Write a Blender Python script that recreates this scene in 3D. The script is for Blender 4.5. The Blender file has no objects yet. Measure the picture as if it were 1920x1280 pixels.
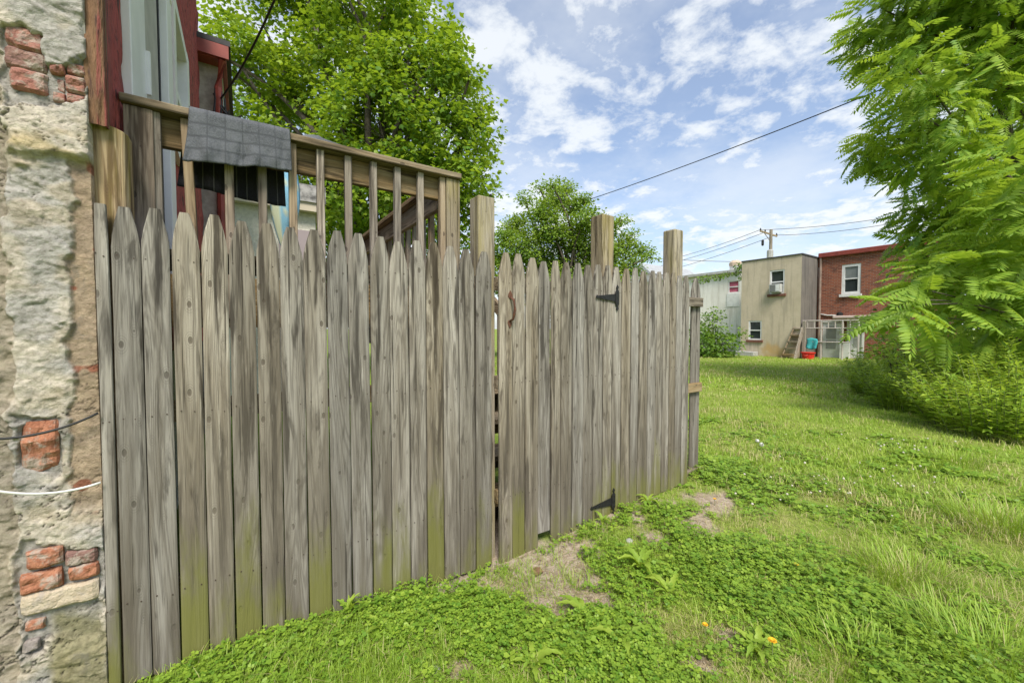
import bpy, math, random
import numpy as np
from mathutils import Vector, Matrix
random.seed(7); RNG = np.random.default_rng(11)
R = math.radians
scene = bpy.context.scene
col = scene.collection

# ------------------------------------------------------------------ camera
CAM_H = 1.357; HEAD = R(56.0); PITCH = R(1.92); FPX = 14/36*1920
cam_d = bpy.data.cameras.new('camera'); cam_d.lens = 14.0; cam_d.sensor_width = 36.0
cam_d.clip_start = 0.05; cam_d.clip_end = 2000
cam = bpy.data.objects.new('camera', cam_d); col.objects.link(cam)
cam.location = (0, 0, CAM_H); cam.rotation_euler = (R(90)-PITCH, 0, HEAD-R(90))
scene.camera = cam

# ------------------------------------------------------------------ sky, sun, exposure
SUN_EL, SUN_AZ = R(52), R(246)            # azimuth measured from +X, counter-clockwise
world = bpy.data.worlds.new('World'); scene.world = world; world.use_nodes = True
wt = world.node_tree; wt.nodes.clear()
def wn(t): return wt.nodes.new(t)
wo = wn('ShaderNodeOutputWorld'); bg = wn('ShaderNodeBackground'); bg.inputs['Strength'].default_value = 0.10
sky = wn('ShaderNodeTexSky'); sky.sky_type = 'NISHITA'; sky.sun_disc = False
sky.sun_elevation = SUN_EL; sky.sun_rotation = R(90)-SUN_AZ
sky.air_density = 1.0; sky.dust_density = 1.2; sky.ozone_density = 3.0
tc = wn('ShaderNodeTexCoord'); sep = wn('ShaderNodeSeparateXYZ'); wt.links.new(tc.outputs['Generated'], sep.inputs[0])
def wmath(op, a, b=None, clamp=False):
    n = wn('ShaderNodeMath'); n.operation = op; n.use_clamp = clamp
    for i, s in enumerate((a, b)):
        if s is None: continue
        if isinstance(s, (int, float)): n.inputs[i].default_value = s
        else: wt.links.new(s, n.inputs[i])
    return n.outputs[0]
zc = wmath('ADD', wmath('MAXIMUM', sep.outputs[2], 0.0), 0.16)
cx = wmath('DIVIDE', sep.outputs[0], zc); cy = wmath('DIVIDE', sep.outputs[1], zc)
cmb = wn('ShaderNodeCombineXYZ'); wt.links.new(cx, cmb.inputs[0]); wt.links.new(cy, cmb.inputs[1]); cmb.inputs[2].default_value = 3.7
def wnoise(scale, detail, rough, dist=0.0):
    n = wn('ShaderNodeTexNoise'); n.inputs['Scale'].default_value = scale; n.inputs['Detail'].default_value = detail
    n.inputs['Roughness'].default_value = rough; n.inputs['Distortion'].default_value = dist
    wt.links.new(cmb.outputs[0], n.inputs['Vector']); return n.outputs[0]
def wramp(s, a, b):
    n = wn('ShaderNodeMapRange'); n.interpolation_type = 'SMOOTHSTEP'
    wt.links.new(s, n.inputs[0]); n.inputs[1].default_value = a; n.inputs[2].default_value = b; return n.outputs[0]
big = wnoise(1.3, 4, 0.55, 0.2); small = wnoise(6.8, 9, 0.62, 0.15)
mixn = wmath('ADD', wmath('MULTIPLY', big, 0.42), wmath('MULTIPLY', small, 0.58))
puff = wramp(mixn, 0.425, 0.60)
veil = wmath('MULTIPLY', wramp(wnoise(1.0, 6, 0.62), 0.30, 0.68), 0.58)
cover = wmath('MAXIMUM', wmath('MAXIMUM', puff, veil), 0.20)
hz = wmath('MULTIPLY', wramp(sep.outputs[2], 0.45, 0.0), 0.26)
cover = wmath('MINIMUM', wmath('ADD', wmath('MULTIPLY', cover, 0.88), hz), 0.95)
mx = wn('ShaderNodeMix'); mx.data_type = 'RGBA'
wt.links.new(cover, mx.inputs[0]); wt.links.new(sky.outputs[0], mx.inputs[6]); mx.inputs[7].default_value = (4.6, 4.8, 4.95, 1)
wt.links.new(mx.outputs[2], bg.inputs[0]); wt.links.new(bg.outputs[0], wo.inputs[0])

sun_d = bpy.data.lights.new('sun', 'SUN'); sun_d.energy = 2.5; sun_d.angle = R(20); sun_d.color = (1.0, 0.93, 0.82)
sun = bpy.data.objects.new('sun', sun_d); col.objects.link(sun)
sv = Vector((math.cos(SUN_EL)*math.cos(SUN_AZ), math.cos(SUN_EL)*math.sin(SUN_AZ), math.sin(SUN_EL)))
sun.rotation_euler = sv.to_track_quat('Z', 'Y').to_euler(); sun.location = (0, 0, 30)
vs = scene.view_settings; vs.view_transform = 'Standard'; vs.look = 'None'; vs.exposure = 1.1; vs.gamma = 1.0
vs.use_curve_mapping = False
scene.cycles.max_bounces = 5; scene.cycles.diffuse_bounces = 3; scene.cycles.transparent_max_bounces = 8

# ------------------------------------------------------------------ geometry helpers
FWD = (math.cos(HEAD), math.sin(HEAD)); RGT = (math.sin(HEAD), -math.cos(HEAD))
def at(u, v, X=None, Y=None, Z=None, D=None):
    """point seen at photograph pixel (u, v) on a world plane X / Y / Z, or at forward distance D"""
    a = (u-960)/FPX; b = (640-v)/FPX
    f = math.cos(PITCH)+b*math.sin(PITCH); z = -math.sin(PITCH)+b*math.cos(PITCH)
    d = Vector((FWD[0]*f+RGT[0]*a, FWD[1]*f+RGT[1]*a, z))
    if X is not None: t = X/d.x
    elif Y is not None: t = Y/d.y
    elif Z is not None: t = (Z-CAM_H)/d.z
    else: t = D/(FWD[0]*d.x+FWD[1]*d.y)
    return Vector((d.x*t, d.y*t, CAM_H+d.z*t))
def hash_(ix, iy, iz, seed):
    h = (ix*374761393 + iy*668265263 + iz*2147483647 + seed*974634737) & 0xFFFFFFFF
    h = ((h ^ (h >> 13))*1274126177) & 0xFFFFFFFF
    h = ((h ^ (h >> 16))*2246822519) & 0xFFFFFFFF
    return ((h ^ (h >> 15)) & 0xFFFFFF)/float(0xFFFFFF)
def vnoise(x, y, z=0.0, seed=0):
    x = np.asarray(x, float); y = np.asarray(y, float)+0*x; z = np.asarray(z, float)+0*x
    xi, yi, zi = np.floor(x).astype(np.int64), np.floor(y).astype(np.int64), np.floor(z).astype(np.int64)
    fx, fy, fz = x-xi, y-yi, z-zi
    fx, fy, fz = fx*fx*(3-2*fx), fy*fy*(3-2*fy), fz*fz*(3-2*fz)
    r = 0
    for dx in (0, 1):
        for dy in (0, 1):
            for dz in (0, 1):
                r = r + hash_(xi+dx, yi+dy, zi+dz, seed)*(fx if dx else 1-fx)*(fy if dy else 1-fy)*(fz if dz else 1-fz)
    return r
def fbm(x, y, z=0.0, o=4, seed=0):
    s = 0; a = 0.5; t = 0
    for i in range(o):
        s = s + a*vnoise(np.asarray(x)*2**i, np.asarray(y)*2**i, np.asarray(z)*2**i, seed+i*17); t += a; a *= 0.5
    return s/t
def sstep(a, b, x):
    t = np.clip((x-a)/(b-a), 0, 1); return t*t*(3-2*t)

def new_mesh(name, V, faces, attrs=None, smooth=False):
    """V (N,3) array, faces either a list of tuples or an int array (M,k)"""
    me = bpy.data.meshes.new(name); V = np.asarray(V, np.float32)
    if isinstance(faces, np.ndarray):
        k = faces.shape[1]; m = len(faces)
        me.vertices.add(len(V)); me.vertices.foreach_set('co', V.ravel())
        me.loops.add(m*k); me.loops.foreach_set('vertex_index', faces.astype(np.int32).ravel())
        me.polygons.add(m); me.polygons.foreach_set('loop_start', (np.arange(m)*k).astype(np.int32))
        me.polygons.foreach_set('loop_total', np.full(m, k, np.int32))
        me.update(calc_edges=True)
    else:
        me.from_pydata([tuple(map(float, v)) for v in V], [], faces); me.update()
    for k, (typ, val) in (attrs or {}).items():
        at_ = me.attributes.new(k, typ, 'POINT')
        if typ == 'FLOAT': at_.data.foreach_set('value', np.asarray(val, np.float32))
        else: at_.data.foreach_set('color', np.asarray(val, np.float32).ravel())
    if smooth: me.polygons.foreach_set('use_smooth', np.ones(len(me.polygons), bool))
    return me
def link(name, me, mat=None, parent=None, loc=(0, 0, 0), rot=(0, 0, 0)):
    o = bpy.data.objects.new(name, me); col.objects.link(o)
    if mat is not None and me is not None and not me.materials: me.materials.append(mat)
    loc = Vector(loc)
    if parent is not None:
        o.parent = parent
        w = Vector(parent.location); p = parent.parent
        while p is not None: w += Vector(p.location); p = p.parent
        loc = loc-w
    o.location = loc; o.rotation_euler = rot
    return o
def tag(o, label=None, cat=None, group=None, kind=None):
    for k, v in (('label', label), ('category', cat), ('group', group), ('kind', kind)):
        if v: o[k] = v
    return o
def empty(name, loc, label, cat, group=None):
    o = bpy.data.objects.new(name, None); col.objects.link(o); o.location = Vector(loc); o.empty_display_size = 0.1
    return tag(o, label, cat, group)

class MB:
    """collects shapes in world coordinates; build() links them as one mesh object"""
    def __init__(s): s.v = []; s.f = []
    def add(s, vs, fs):
        n = len(s.v); s.v += [tuple(v) for v in vs]; s.f += [tuple(n+i for i in f) for f in fs]; return s
    def box(s, a, b, m=None):
        x0, x1 = sorted((a[0], b[0])); y0, y1 = sorted((a[1], b[1])); z0, z1 = sorted((a[2], b[2]))
        vs = [(x, y, z) for x in (x0, x1) for y in (y0, y1) for z in (z0, z1)]
        if m is not None: vs = [m @ Vector(v) for v in vs]
        return s.add(vs, [(0, 1, 3, 2), (4, 6, 7, 5), (0, 4, 5, 1), (2, 3, 7, 6), (0, 2, 6, 4), (1, 5, 7, 3)])
    def bar(s, p, q, w, h, up=(0, 0, 1)):
        """rectangular bar from p to q, w across, h along up"""
        p, q = Vector(p), Vector(q); d = (q-p).normalized(); up = Vector(up)
        sx = d.cross(up).normalized()*w/2; sz = sx.cross(d).normalized()*h/2
        vs = [c+a*sx+b*sz for c in (p, q) for a, b in ((-1, -1), (1, -1), (1, 1), (-1, 1))]
        return s.add(vs, [(0, 1, 2, 3), (7, 6, 5, 4), (0, 4, 5, 1), (1, 5, 6, 2), (2, 6, 7, 3), (3, 7, 4, 0)])
    def tube(s, pts, r, n=6):
        pts = [Vector(p) for p in pts]; rs = r if isinstance(r, (list, tuple)) else [r]*len(pts)
        vs = []; ref = Vector((0, 0, 1))
        for i, p in enumerate(pts):
            d = (pts[min(i+1, len(pts)-1)]-pts[max(i-1, 0)]).normalized()
            if abs(d.dot(ref)) > 0.95: ref = Vector((1, 0, 0)) if abs(d.x) < 0.8 else Vector((0, 1, 0))
            a = d.cross(ref).normalized(); b = a.cross(d)
            vs += [p+(a*math.cos(t)+b*math.sin(t))*rs[i] for t in [2*math.pi*k/n for k in range(n)]]
        fs = [(i*n+k, i*n+(k+1) % n, (i+1)*n+(k+1) % n, (i+1)*n+k) for i in range(len(pts)-1) for k in range(n)]
        fs += [tuple(range(n-1, -1, -1)), tuple((len(pts)-1)*n+k for k in range(n))]
        return s.add(vs, fs)
    def lathe(s, c, prof, n=12):
        c = Vector(c); vs = [c+Vector((r*math.cos(2*math.pi*k/n), r*math.sin(2*math.pi*k/n), z)) for r, z in prof for k in range(n)]
        fs = [(i*n+k, i*n+(k+1) % n, (i+1)*n+(k+1) % n, (i+1)*n+k) for i in range(len(prof)-1) for k in range(n)]
        fs += [tuple(range(n-1, -1, -1)), tuple((len(prof)-1)*n+k for k in range(n))]
        return s.add(vs, fs)
    def prism(s, poly, axis, a, b):
        """polygon in the two other axes, extruded from a to b along axis"""
        def mk(p, t): return {'x': (t, p[0], p[1]), 'y': (p[0], t, p[1]), 'z': (p[0], p[1], t)}[axis]
        n = len(poly); vs = [mk(p, a) for p in poly]+[mk(p, b) for p in poly]
        return s.add(vs, [tuple(range(n-1, -1, -1)), tuple(range(n, 2*n))]+[(i, (i+1) % n, n+(i+1) % n, n+i) for i in range(n)])
    def build(s, name, mat, parent=None, org=None, smooth=False, bevel=0.0):
        V = np.array(s.v); org = Vector(org) if org is not None else Vector(V.mean(0)*[1, 1, 0]+[0, 0, V[:, 2].min()])
        me = new_mesh(name, V-np.array(org), s.f, smooth=smooth)
        o = link(name, me, mat, parent, org)
        if bevel:
            b = o.modifiers.new('bevel', 'BEVEL'); b.width = bevel; b.segments = 2; b.limit_method = 'ANGLE'
        return o

# ------------------------------------------------------------------ materials
def material(name):
    m = bpy.data.materials.new(name); m.use_nodes = True
    return m, m.node_tree, m.node_tree.nodes['Principled BSDF']
class NT:
    def __init__(s, nt): s.nt = nt; s.L = nt.links
    def n(s, t, **kw):
        n = s.nt.nodes.new(t)
        for k, v in kw.items(): setattr(n, k, v)
        return n
    def put(s, sock, v):
        if v is None: return
        if hasattr(v, 'is_output'): s.L.new(v, sock)
        elif isinstance(v, (tuple, list)) and sock.type == 'RGBA' and len(v) == 3: sock.default_value = (*v, 1)
        else: sock.default_value = v
    def math(s, op, a, b=None, clamp=False):
        n = s.n('ShaderNodeMath', operation=op, use_clamp=clamp); s.put(n.inputs[0], a); s.put(n.inputs[1], b); return n.outputs[0]
    def mix(s, f, a, b, mode='MIX'):
        n = s.n('ShaderNodeMix', data_type='RGBA', blend_type=mode); s.put(n.inputs[0], f); s.put(n.inputs[6], a); s.put(n.inputs[7], b); return n.outputs[2]
    def rng(s, v, a, b, c=0.0, d=1.0, smooth=True):
        n = s.n('ShaderNodeMapRange'); n.interpolation_type = 'SMOOTHSTEP' if smooth else 'LINEAR'
        s.put(n.inputs[0], v)
        for i, x in enumerate((a, b, c, d)): n.inputs[i+1].default_value = x
        return n.outputs[0]
    def coord(s, scale=(1, 1, 1), jitter=True, out='Object'):
        t = s.n('ShaderNodeTexCoord'); v = t.outputs[out]
        m = s.n('ShaderNodeVectorMath', operation='MULTIPLY'); s.L.new(v, m.inputs[0]); m.inputs[1].default_value = scale; v = m.outputs[0]
        if jitter:
            oi = s.n('ShaderNodeObjectInfo'); k = s.math('MULTIPLY', oi.outputs['Random'], 57.0)
            a = s.n('ShaderNodeVectorMath', operation='ADD'); s.L.new(v, a.inputs[0]); s.L.new(k, a.inputs[1]); v = a.outputs[0]
        return v
    def noise(s, vec, scale=1.0, detail=4, rough=0.55, dist=0.0):
        n = s.n('ShaderNodeTexNoise'); s.put(n.inputs['Vector'], vec); n.inputs['Scale'].default_value = scale
        n.inputs['Detail'].default_value = detail; n.inputs['Roughness'].default_value = rough; n.inputs['Distortion'].default_value = dist
        return n.outputs[0]
    def rand(s): return s.n('ShaderNodeObjectInfo').outputs['Random']
    def attr(s, name, out='Fac'): return s.n('ShaderNodeAttribute', attribute_name=name).outputs[out]
    def bump(s, h, strength, dist, bsdf):
        b = s.n('ShaderNodeBump'); b.inputs['Strength'].default_value = strength; b.inputs['Distance'].default_value = dist
        s.L.new(h, b.inputs['Height']); s.L.new(b.outputs[0], bsdf.inputs['Normal'])

def wood_mat(name, pale, dark, warm, axis=2, moss=0.0, mossz=(0.95, 0.0), mosscol=(0.150, 0.155, 0.030), yellow=0.0):
    """weathered timber, grain along the given local axis; algae towards the ground"""
    m, nt, b = material(name); t = NT(nt)
    def sc(a, l): s = [a, a, a]; s[axis] = l; return tuple(s)
    broad = t.noise(t.coord(sc(17, 1.3)), 1, 5, 0.6, 0.6)
    rings = t.noise(t.coord(sc(9, 0.55)), 1, 2, 0.45, 0.8)
    lines = t.math('SINE', t.math('MULTIPLY', rings, 95.0)); lines = t.rng(lines, -0.4, 1.0)
    fine = t.noise(t.coord(sc(260, 7)), 1, 4, 0.6)
    streak = t.noise(t.coord(sc(30, 1.7)), 1, 4, 0.6, 0.4)
    c = t.mix(t.rng(broad, 0.3, 0.7), pale, warm)
    c = t.mix(t.math('MULTIPLY', lines, 0.42), c, dark)
    c = t.mix(t.rng(fine, 0.42, 0.72, 0, 0.55), c, dark)
    stk = t.rng(streak, 0.50, 0.66, 0, 0.90)
    c = t.mix(stk, c, tuple(x*0.45 for x in dark))
    pw = t.rng(t.noise(t.coord(sc(55, 3.2)), 1, 5, 0.65), 0.60, 0.74, 0, 0.55)
    c = t.mix(pw, c, tuple(min(1, x*1.45) for x in pale))
    chk = t.rng(t.noise(t.coord(sc(95, 0.9)), 1, 3, 0.5, 0.3), 0.665, 0.70, 0, 0.9); c = t.mix(chk, c, (0.035, 0.028, 0.022))
    # knots
    blot = t.rng(t.noise(t.coord(sc(24, 3.6)), 1, 5, 0.65, 0.5), 0.55, 0.70, 0, 0.72); c = t.mix(blot, c, tuple(x*0.62 for x in dark))
    vo = t.n('ShaderNodeTexVoronoi'); vo.voronoi_dimensions = '2D'; vo.inputs['Scale'].default_value = 1.0
    ks = t.n('ShaderNodeSeparateXYZ'); t.L.new(t.coord((1, 1, 1), False), ks.inputs[0]); kc = t.n('ShaderNodeCombineXYZ'); kj = t.math('MULTIPLY', t.rand(), 61.0)
    t.L.new(t.math('ADD', t.math('MULTIPLY', ks.outputs[2 if axis == 0 else 0], 10.0), kj), kc.inputs[0]); t.L.new(t.math('ADD', t.math('MULTIPLY', ks.outputs[axis], 5.0), kj), kc.inputs[1]); t.L.new(kc.outputs[0], vo.inputs['Vector'])
    kcol = t.n('ShaderNodeSeparateColor'); t.L.new(vo.outputs['Color'], kcol.inputs[0])
    kd = t.math('ADD', vo.outputs['Distance'], t.math('ADD', t.rng(kcol.outputs[0], 0.30, 0.62, 0.0, 0.07), t.math('MULTIPLY', t.math('SUBTRACT', fine, 0.5), 0.07)))
    knot = t.rng(kd, 0.085, 0.05); ring = t.math('MULTIPLY', t.rng(kd, 0.26, 0.14), t.rng(t.math('SINE', t.math('MULTIPLY', kd, 120.0)), -0.2, 0.8))
    c = t.mix(t.math('MULTIPLY', ring, 0.28), c, dark); c = t.mix(t.math('MULTIPLY', knot, 0.72), c, (0.075, 0.06, 0.046))
    # each board its own tone
    rr = t.rand()
    hs = t.n('ShaderNodeHueSaturation'); t.L.new(c, hs.inputs['Color'])
    t.L.new(t.rng(rr, 0, 1, 0.70, 1.17, False), hs.inputs['Value'])
    t.L.new(t.rng(t.math('FRACT', t.math('MULTIPLY', rr, 7.3)), 0, 1, 0.65, 1.40, False), hs.inputs['Saturation']); c = hs.outputs[0]
    if yellow:
        c = t.mix(t.rng(t.noise(t.coord(sc(14, 1.5)), 1, 4, 0.6), 0.45, 0.68, 0, yellow), c, (0.36, 0.30, 0.05))
    if moss:
        sx = t.n('ShaderNodeSeparateXYZ'); t.L.new(t.coord((1, 1, 1), False), sx.inputs[0])
        damp = t.math('MULTIPLY', t.rng(sx.outputs[2], 1.55, 0.15, 0, 0.85, False), t.rng(t.noise(t.coord(sc(16, 1.4)), 1, 4, 0.6), 0.30, 0.62, 0.25, 1.0)); c = t.mix(damp, c, tuple(x*0.55 for x in warm))
        base = t.rng(sx.outputs[2], mossz[0], mossz[1], 0, 1, False)
        nz = t.noise(t.coord(sc(12, 3.0)), 1, 5, 0.65)
        fr = t.math('FRACT', t.math('MULTIPLY', rr, 3.7))
        mk = t.math('ADD', base, t.math('MULTIPLY', t.math('SUBTRACT', nz, 0.5), 1.1)); mk = t.math('ADD', mk, t.rng(fr, 0, 1, -0.50, 0.16, False))
        mk = t.rng(mk, 0.42, 0.95, 0, moss)
        c = t.mix(mk, c, mosscol)
    t.L.new(c, b.inputs['Base Color']); b.inputs['Roughness'].default_value = 0.88; b.inputs['Specular IOR Level'].default_value = 0.2
    h = t.math('ADD', t.math('MULTIPLY', fine, 0.6), t.math('ADD', t.math('MULTIPLY', lines, 0.22), t.math('MULTIPLY', stk, -0.5)))
    h = t.math('SUBTRACT', h, t.math('ADD', t.math('MULTIPLY', knot, 0.5), t.math('MULTIPLY', chk, 1.2)))
    t.bump(h, 0.75, 0.0035, b)
    return m
def plain(name, c, rough=0.6, metal=0.0, var=0.0, scale=8.0, bump=0.0, c2=None, spec=0.5):
    m, nt, b = material(name); t = NT(nt)
    b.inputs['Roughness'].default_value = rough; b.inputs['Metallic'].default_value = metal; b.inputs['Specular IOR Level'].default_value = spec
    if var or bump or c2:
        n = t.noise(t.coord((1, 1, 1)), scale, 6, 0.62)
        k = t.rng(n, 0.36, 0.66)
        t.L.new(t.mix(k, c, c2 or tuple(x*(1-var) for x in c)), b.inputs['Base Color'])
        if bump: t.bump(n, 0.6, bump, b)
    else: b.inputs['Base Color'].default_value = (*c, 1)
    return m
def leaf_mat(name, a, bcol, trans=0.35, cdry=None, rough=0.5):
    """leaf: colour by a per-leaf random value, part of the light passes through"""
    m, nt, b = material(name); t = NT(nt)
    r = t.attr('rnd'); c = t.mix(r, a, bcol)
    if cdry: c = t.mix(t.rng(r, 1.2, 1.6, 0, 0.9), c, cdry); c = t.mix(t.rng(t.math('FRACT', t.math('MULTIPLY', r, 13.7)), 0.86, 0.97, 0, 0.75), c, cdry)
    t.L.new(c, b.inputs['Base Color']); b.inputs['Roughness'].default_value = rough; b.inputs['Specular IOR Level'].default_value = 0.35
    tr = t.n('ShaderNodeBsdfTranslucent'); t.L.new(t.mix(0.5, c, (bcol[0]*1.5, bcol[1]*1.4, bcol[2]*0.6)), tr.inputs[0])
    ms = t.n('ShaderNodeMixShader'); ms.inputs[0].default_value = trans
    t.L.new(b.outputs[0], ms.inputs[1]); t.L.new(tr.outputs[0], ms.inputs[2])
    t.L.new(ms.outputs[0], nt.nodes['Material Output'].inputs[0])
    return m

M = {}
M['picket'] = wood_mat('weathered picket', (0.375, 0.345, 0.295), (0.092, 0.077, 0.061), (0.225, 0.195, 0.152), moss=0.78)
M['deckwood'] = wood_mat('grey deck timber', (0.36, 0.31, 0.245), (0.16, 0.125, 0.09), (0.29, 0.235, 0.17))
M['deckrail'] = wood_mat('deck rail timber', (0.30, 0.25, 0.175), (0.13, 0.10, 0.065), (0.26, 0.19, 0.115), axis=0)
M['deckboardY'] = wood_mat('deck boards', (0.32, 0.26, 0.18), (0.13, 0.10, 0.07), (0.26, 0.19, 0.12), axis=1)
M['post'] = wood_mat('yellowed post', (0.40, 0.335, 0.225), (0.18, 0.14, 0.085), (0.31, 0.25, 0.16), yellow=0.3)
M['corner_post'] = wood_mat('green streaked post', (0.42, 0.345, 0.25), (0.20, 0.14, 0.09), (0.36, 0.28, 0.185), yellow=0.42)
M['palepost'] = wood_mat('pinkish weathered post', (0.46, 0.37, 0.28), (0.23, 0.16, 0.11), (0.40, 0.30, 0.21))
M['nail'] = plain('rusty nail', (0.05, 0.032, 0.022), 0.8)
M['iron'] = plain('black iron', (0.022, 0.022, 0.023), 0.55, 0.3, 0.4, 60, 0.001)
M['rust'] = plain('rusted iron', (0.085, 0.036, 0.022), 0.85, 0.1, 0, 90, 0.001, (0.15, 0.065, 0.035))
M['cable'] = plain('black cable', (0.015, 0.015, 0.016), 0.6)
M['wire'] = plain('grey wire', (0.10, 0.105, 0.11), 0.6)
M['white_cable'] = plain('white cable', (0.62, 0.61, 0.58), 0.5)
M['white'] = plain('white paint', (0.70, 0.71, 0.71), 0.55, 0, 0.14, 5)
M['white_vinyl'] = plain('white vinyl trim', (0.82, 0.81, 0.80), 0.4, 0, 0.10, 4)
M['greyboard'] = plain('weathered white door panel', (0.44, 0.42, 0.37), 0.6, 0, 0.2, 6)
M['glass'] = plain('window glass', (0.035, 0.042, 0.045), 0.05)
M['screen'] = plain('window screen', (0.20, 0.22, 0.22), 0.4, 0, 0.25, 3)
M['concrete'] = plain('concrete', (0.40, 0.40, 0.39), 0.9, 0, 0.25, 10, 0.004)
M['tar'] = plain('tar roofing', (0.06, 0.06, 0.063), 0.9, 0, 0.3, 12)
M['redtrim'] = plain('red fascia', (0.26, 0.045, 0.030), 0.6, 0, 0.3, 6)
M['bark'] = plain('bark', (0.12, 0.10, 0.08), 0.95, 0, 0.5, 14, 0.01)
M['maple'] = leaf_mat('maple leaf', (0.100, 0.225, 0.022), (0.290, 0.405, 0.032), 0.42)
M['locust'] = leaf_mat('locust leaf', (0.135, 0.260, 0.034), (0.290, 0.400, 0.050), 0.35)
M['ailanthus'] = leaf_mat('ailanthus leaf', (0.125, 0.260, 0.028), (0.340, 0.470, 0.055), 0.42)
M['weed'] = leaf_mat('weed leaf', (0.190, 0.340, 0.040), (0.400, 0.520, 0.075), 0.48)
M['ivy'] = leaf_mat('ivy leaf', (0.075, 0.170, 0.018), (0.180, 0.300, 0.030), 0.3)
M['clover'] = leaf_mat('clover leaf', (0.120, 0.250, 0.026), (0.285, 0.410, 0.045), 0.32)
M['grass'] = leaf_mat('grass blade', (0.200, 0.340, 0.030), (0.370, 0.490, 0.070), 0.30, (0.50, 0.43, 0.22))
M['stem'] = plain('green stem', (0.16, 0.20, 0.06), 0.7)

# ------------------------------------------------------------------ ground
DIRT = [(at(1010, 1065, Z=-.1), .20), (at(1075, 1055, Z=-.1), .17), (at(1110, 1085, Z=-.09), .14), (at(975, 1090, Z=-.1), .10), (at(1335, 945, Z=-.05), .20),
        (at(1290, 985, Z=-.06), .18), (at(1230, 1010, Z=-.06), .10), (at(1365, 1190, Z=-.04), .06), (at(1315, 1250, Z=-.04), .04), (at(860, 1255, Z=-.06), .05), (at(940, 1100, Z=-.1), .09),
        (at(1040, 1110, Z=-.09), .13), (at(1690, 1125, Z=-.03), .04), (at(1120, 1130, Z=-.08), .09), (at(1085, 1190, Z=-.08), .06), (at(1180, 1030, Z=-.08), .08), (at(1060, 1150, Z=-.08), .07), (Vector((1.3, 2.3, 0)), .5), (Vector((2.4, 2.6, 0)), .6)]
def gz(x, y):
    x = np.asarray(x, float); y = np.asarray(y, float); d = np.hypot(x, y)
    g = -0.03-0.095*np.exp(-((x-1.35)**2/0.55+(y-1.95)**2/0.6))-0.006*np.clip(d-6, 0, 30)
    return g+0.05*(fbm(x*0.7, y*0.7, o=3, seed=3)-0.5)+0.022*(fbm(x*4, y*4, o=3, seed=5)-0.5)
def dirt(x, y):
    m = 0
    for p, r in DIRT: m = np.maximum(m, np.exp(-((x-p.x)**2+(y-p.y)**2)/(r*r)))
    return np.clip(m*1.15+(fbm(x*8, y*8, o=5, seed=21)-0.53)*2.6*sstep(0.02, 0.2, m), 0, 1)
nr, na = 150, 300
rad = np.concatenate([[0.0], 0.25*(700/0.25)**(np.linspace(0, 1, nr))]); ang = np.linspace(0, 2*math.pi, na, endpoint=False)
rr, aa = np.meshgrid(rad[1:], ang, indexing='ij'); gx, gy = (rr*np.cos(aa)).ravel(), (rr*np.sin(aa)).ravel()
GV = np.stack([gx, gy, gz(gx, gy)], 1); GV = np.vstack([GV, [[0, 0, gz(0, 0)]]])
i, k = np.meshgrid(np.arange(nr-1), np.arange(na), indexing='ij'); i, k = i.ravel(), k.ravel()
GF = [tuple(q) for q in np.stack([i*na+k, (i+1)*na+k, (i+1)*na+(k+1) % na, i*na+(k+1) % na], 1).tolist()]+[(nr*na, q, (q+1) % na) for q in range(na)]
m, nt, b = material('lawn soil'); t = NT(nt)
co = t.coord((1, 1, 1), False); n1 = t.noise(co, 1.3, 5, 0.6); n2 = t.noise(co, 34, 5, 0.65); n3 = t.noise(co, 160, 3, 0.6)
gcol = t.mix(t.rng(n2, 0.35, 0.65), (0.130, 0.200, 0.028), (0.220, 0.310, 0.045)); gcol = t.mix(t.rng(n1, 0.4, 0.7, 0, 0.6), gcol, (0.275, 0.265, 0.095))
dcol = t.mix(t.rng(n2, 0.35, 0.7), (0.31, 0.245, 0.185), (0.44, 0.375, 0.30)); dcol = t.mix(t.rng(n3, 0.6, 0.72, 0, 0.7), dcol, (0.16, 0.12, 0.085))
t.L.new(t.mix(t.rng(t.attr('dirt'), 0.22, 0.55), gcol, dcol), b.inputs['Base Color']); b.inputs['Roughness'].default_value = 0.95; b.inputs['Specular IOR Level'].default_value = 0.1
t.bump(t.math('ADD', n2, t.math('MULTIPLY', n3, 0.6)), 0.9, 0.012, b); M['ground'] = m
g = link('ground', new_mesh('ground', GV, GF, {'dirt': ('FLOAT', dirt(GV[:, 0], GV[:, 1]))}, True), m); g['kind'] = 'structure'

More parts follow.
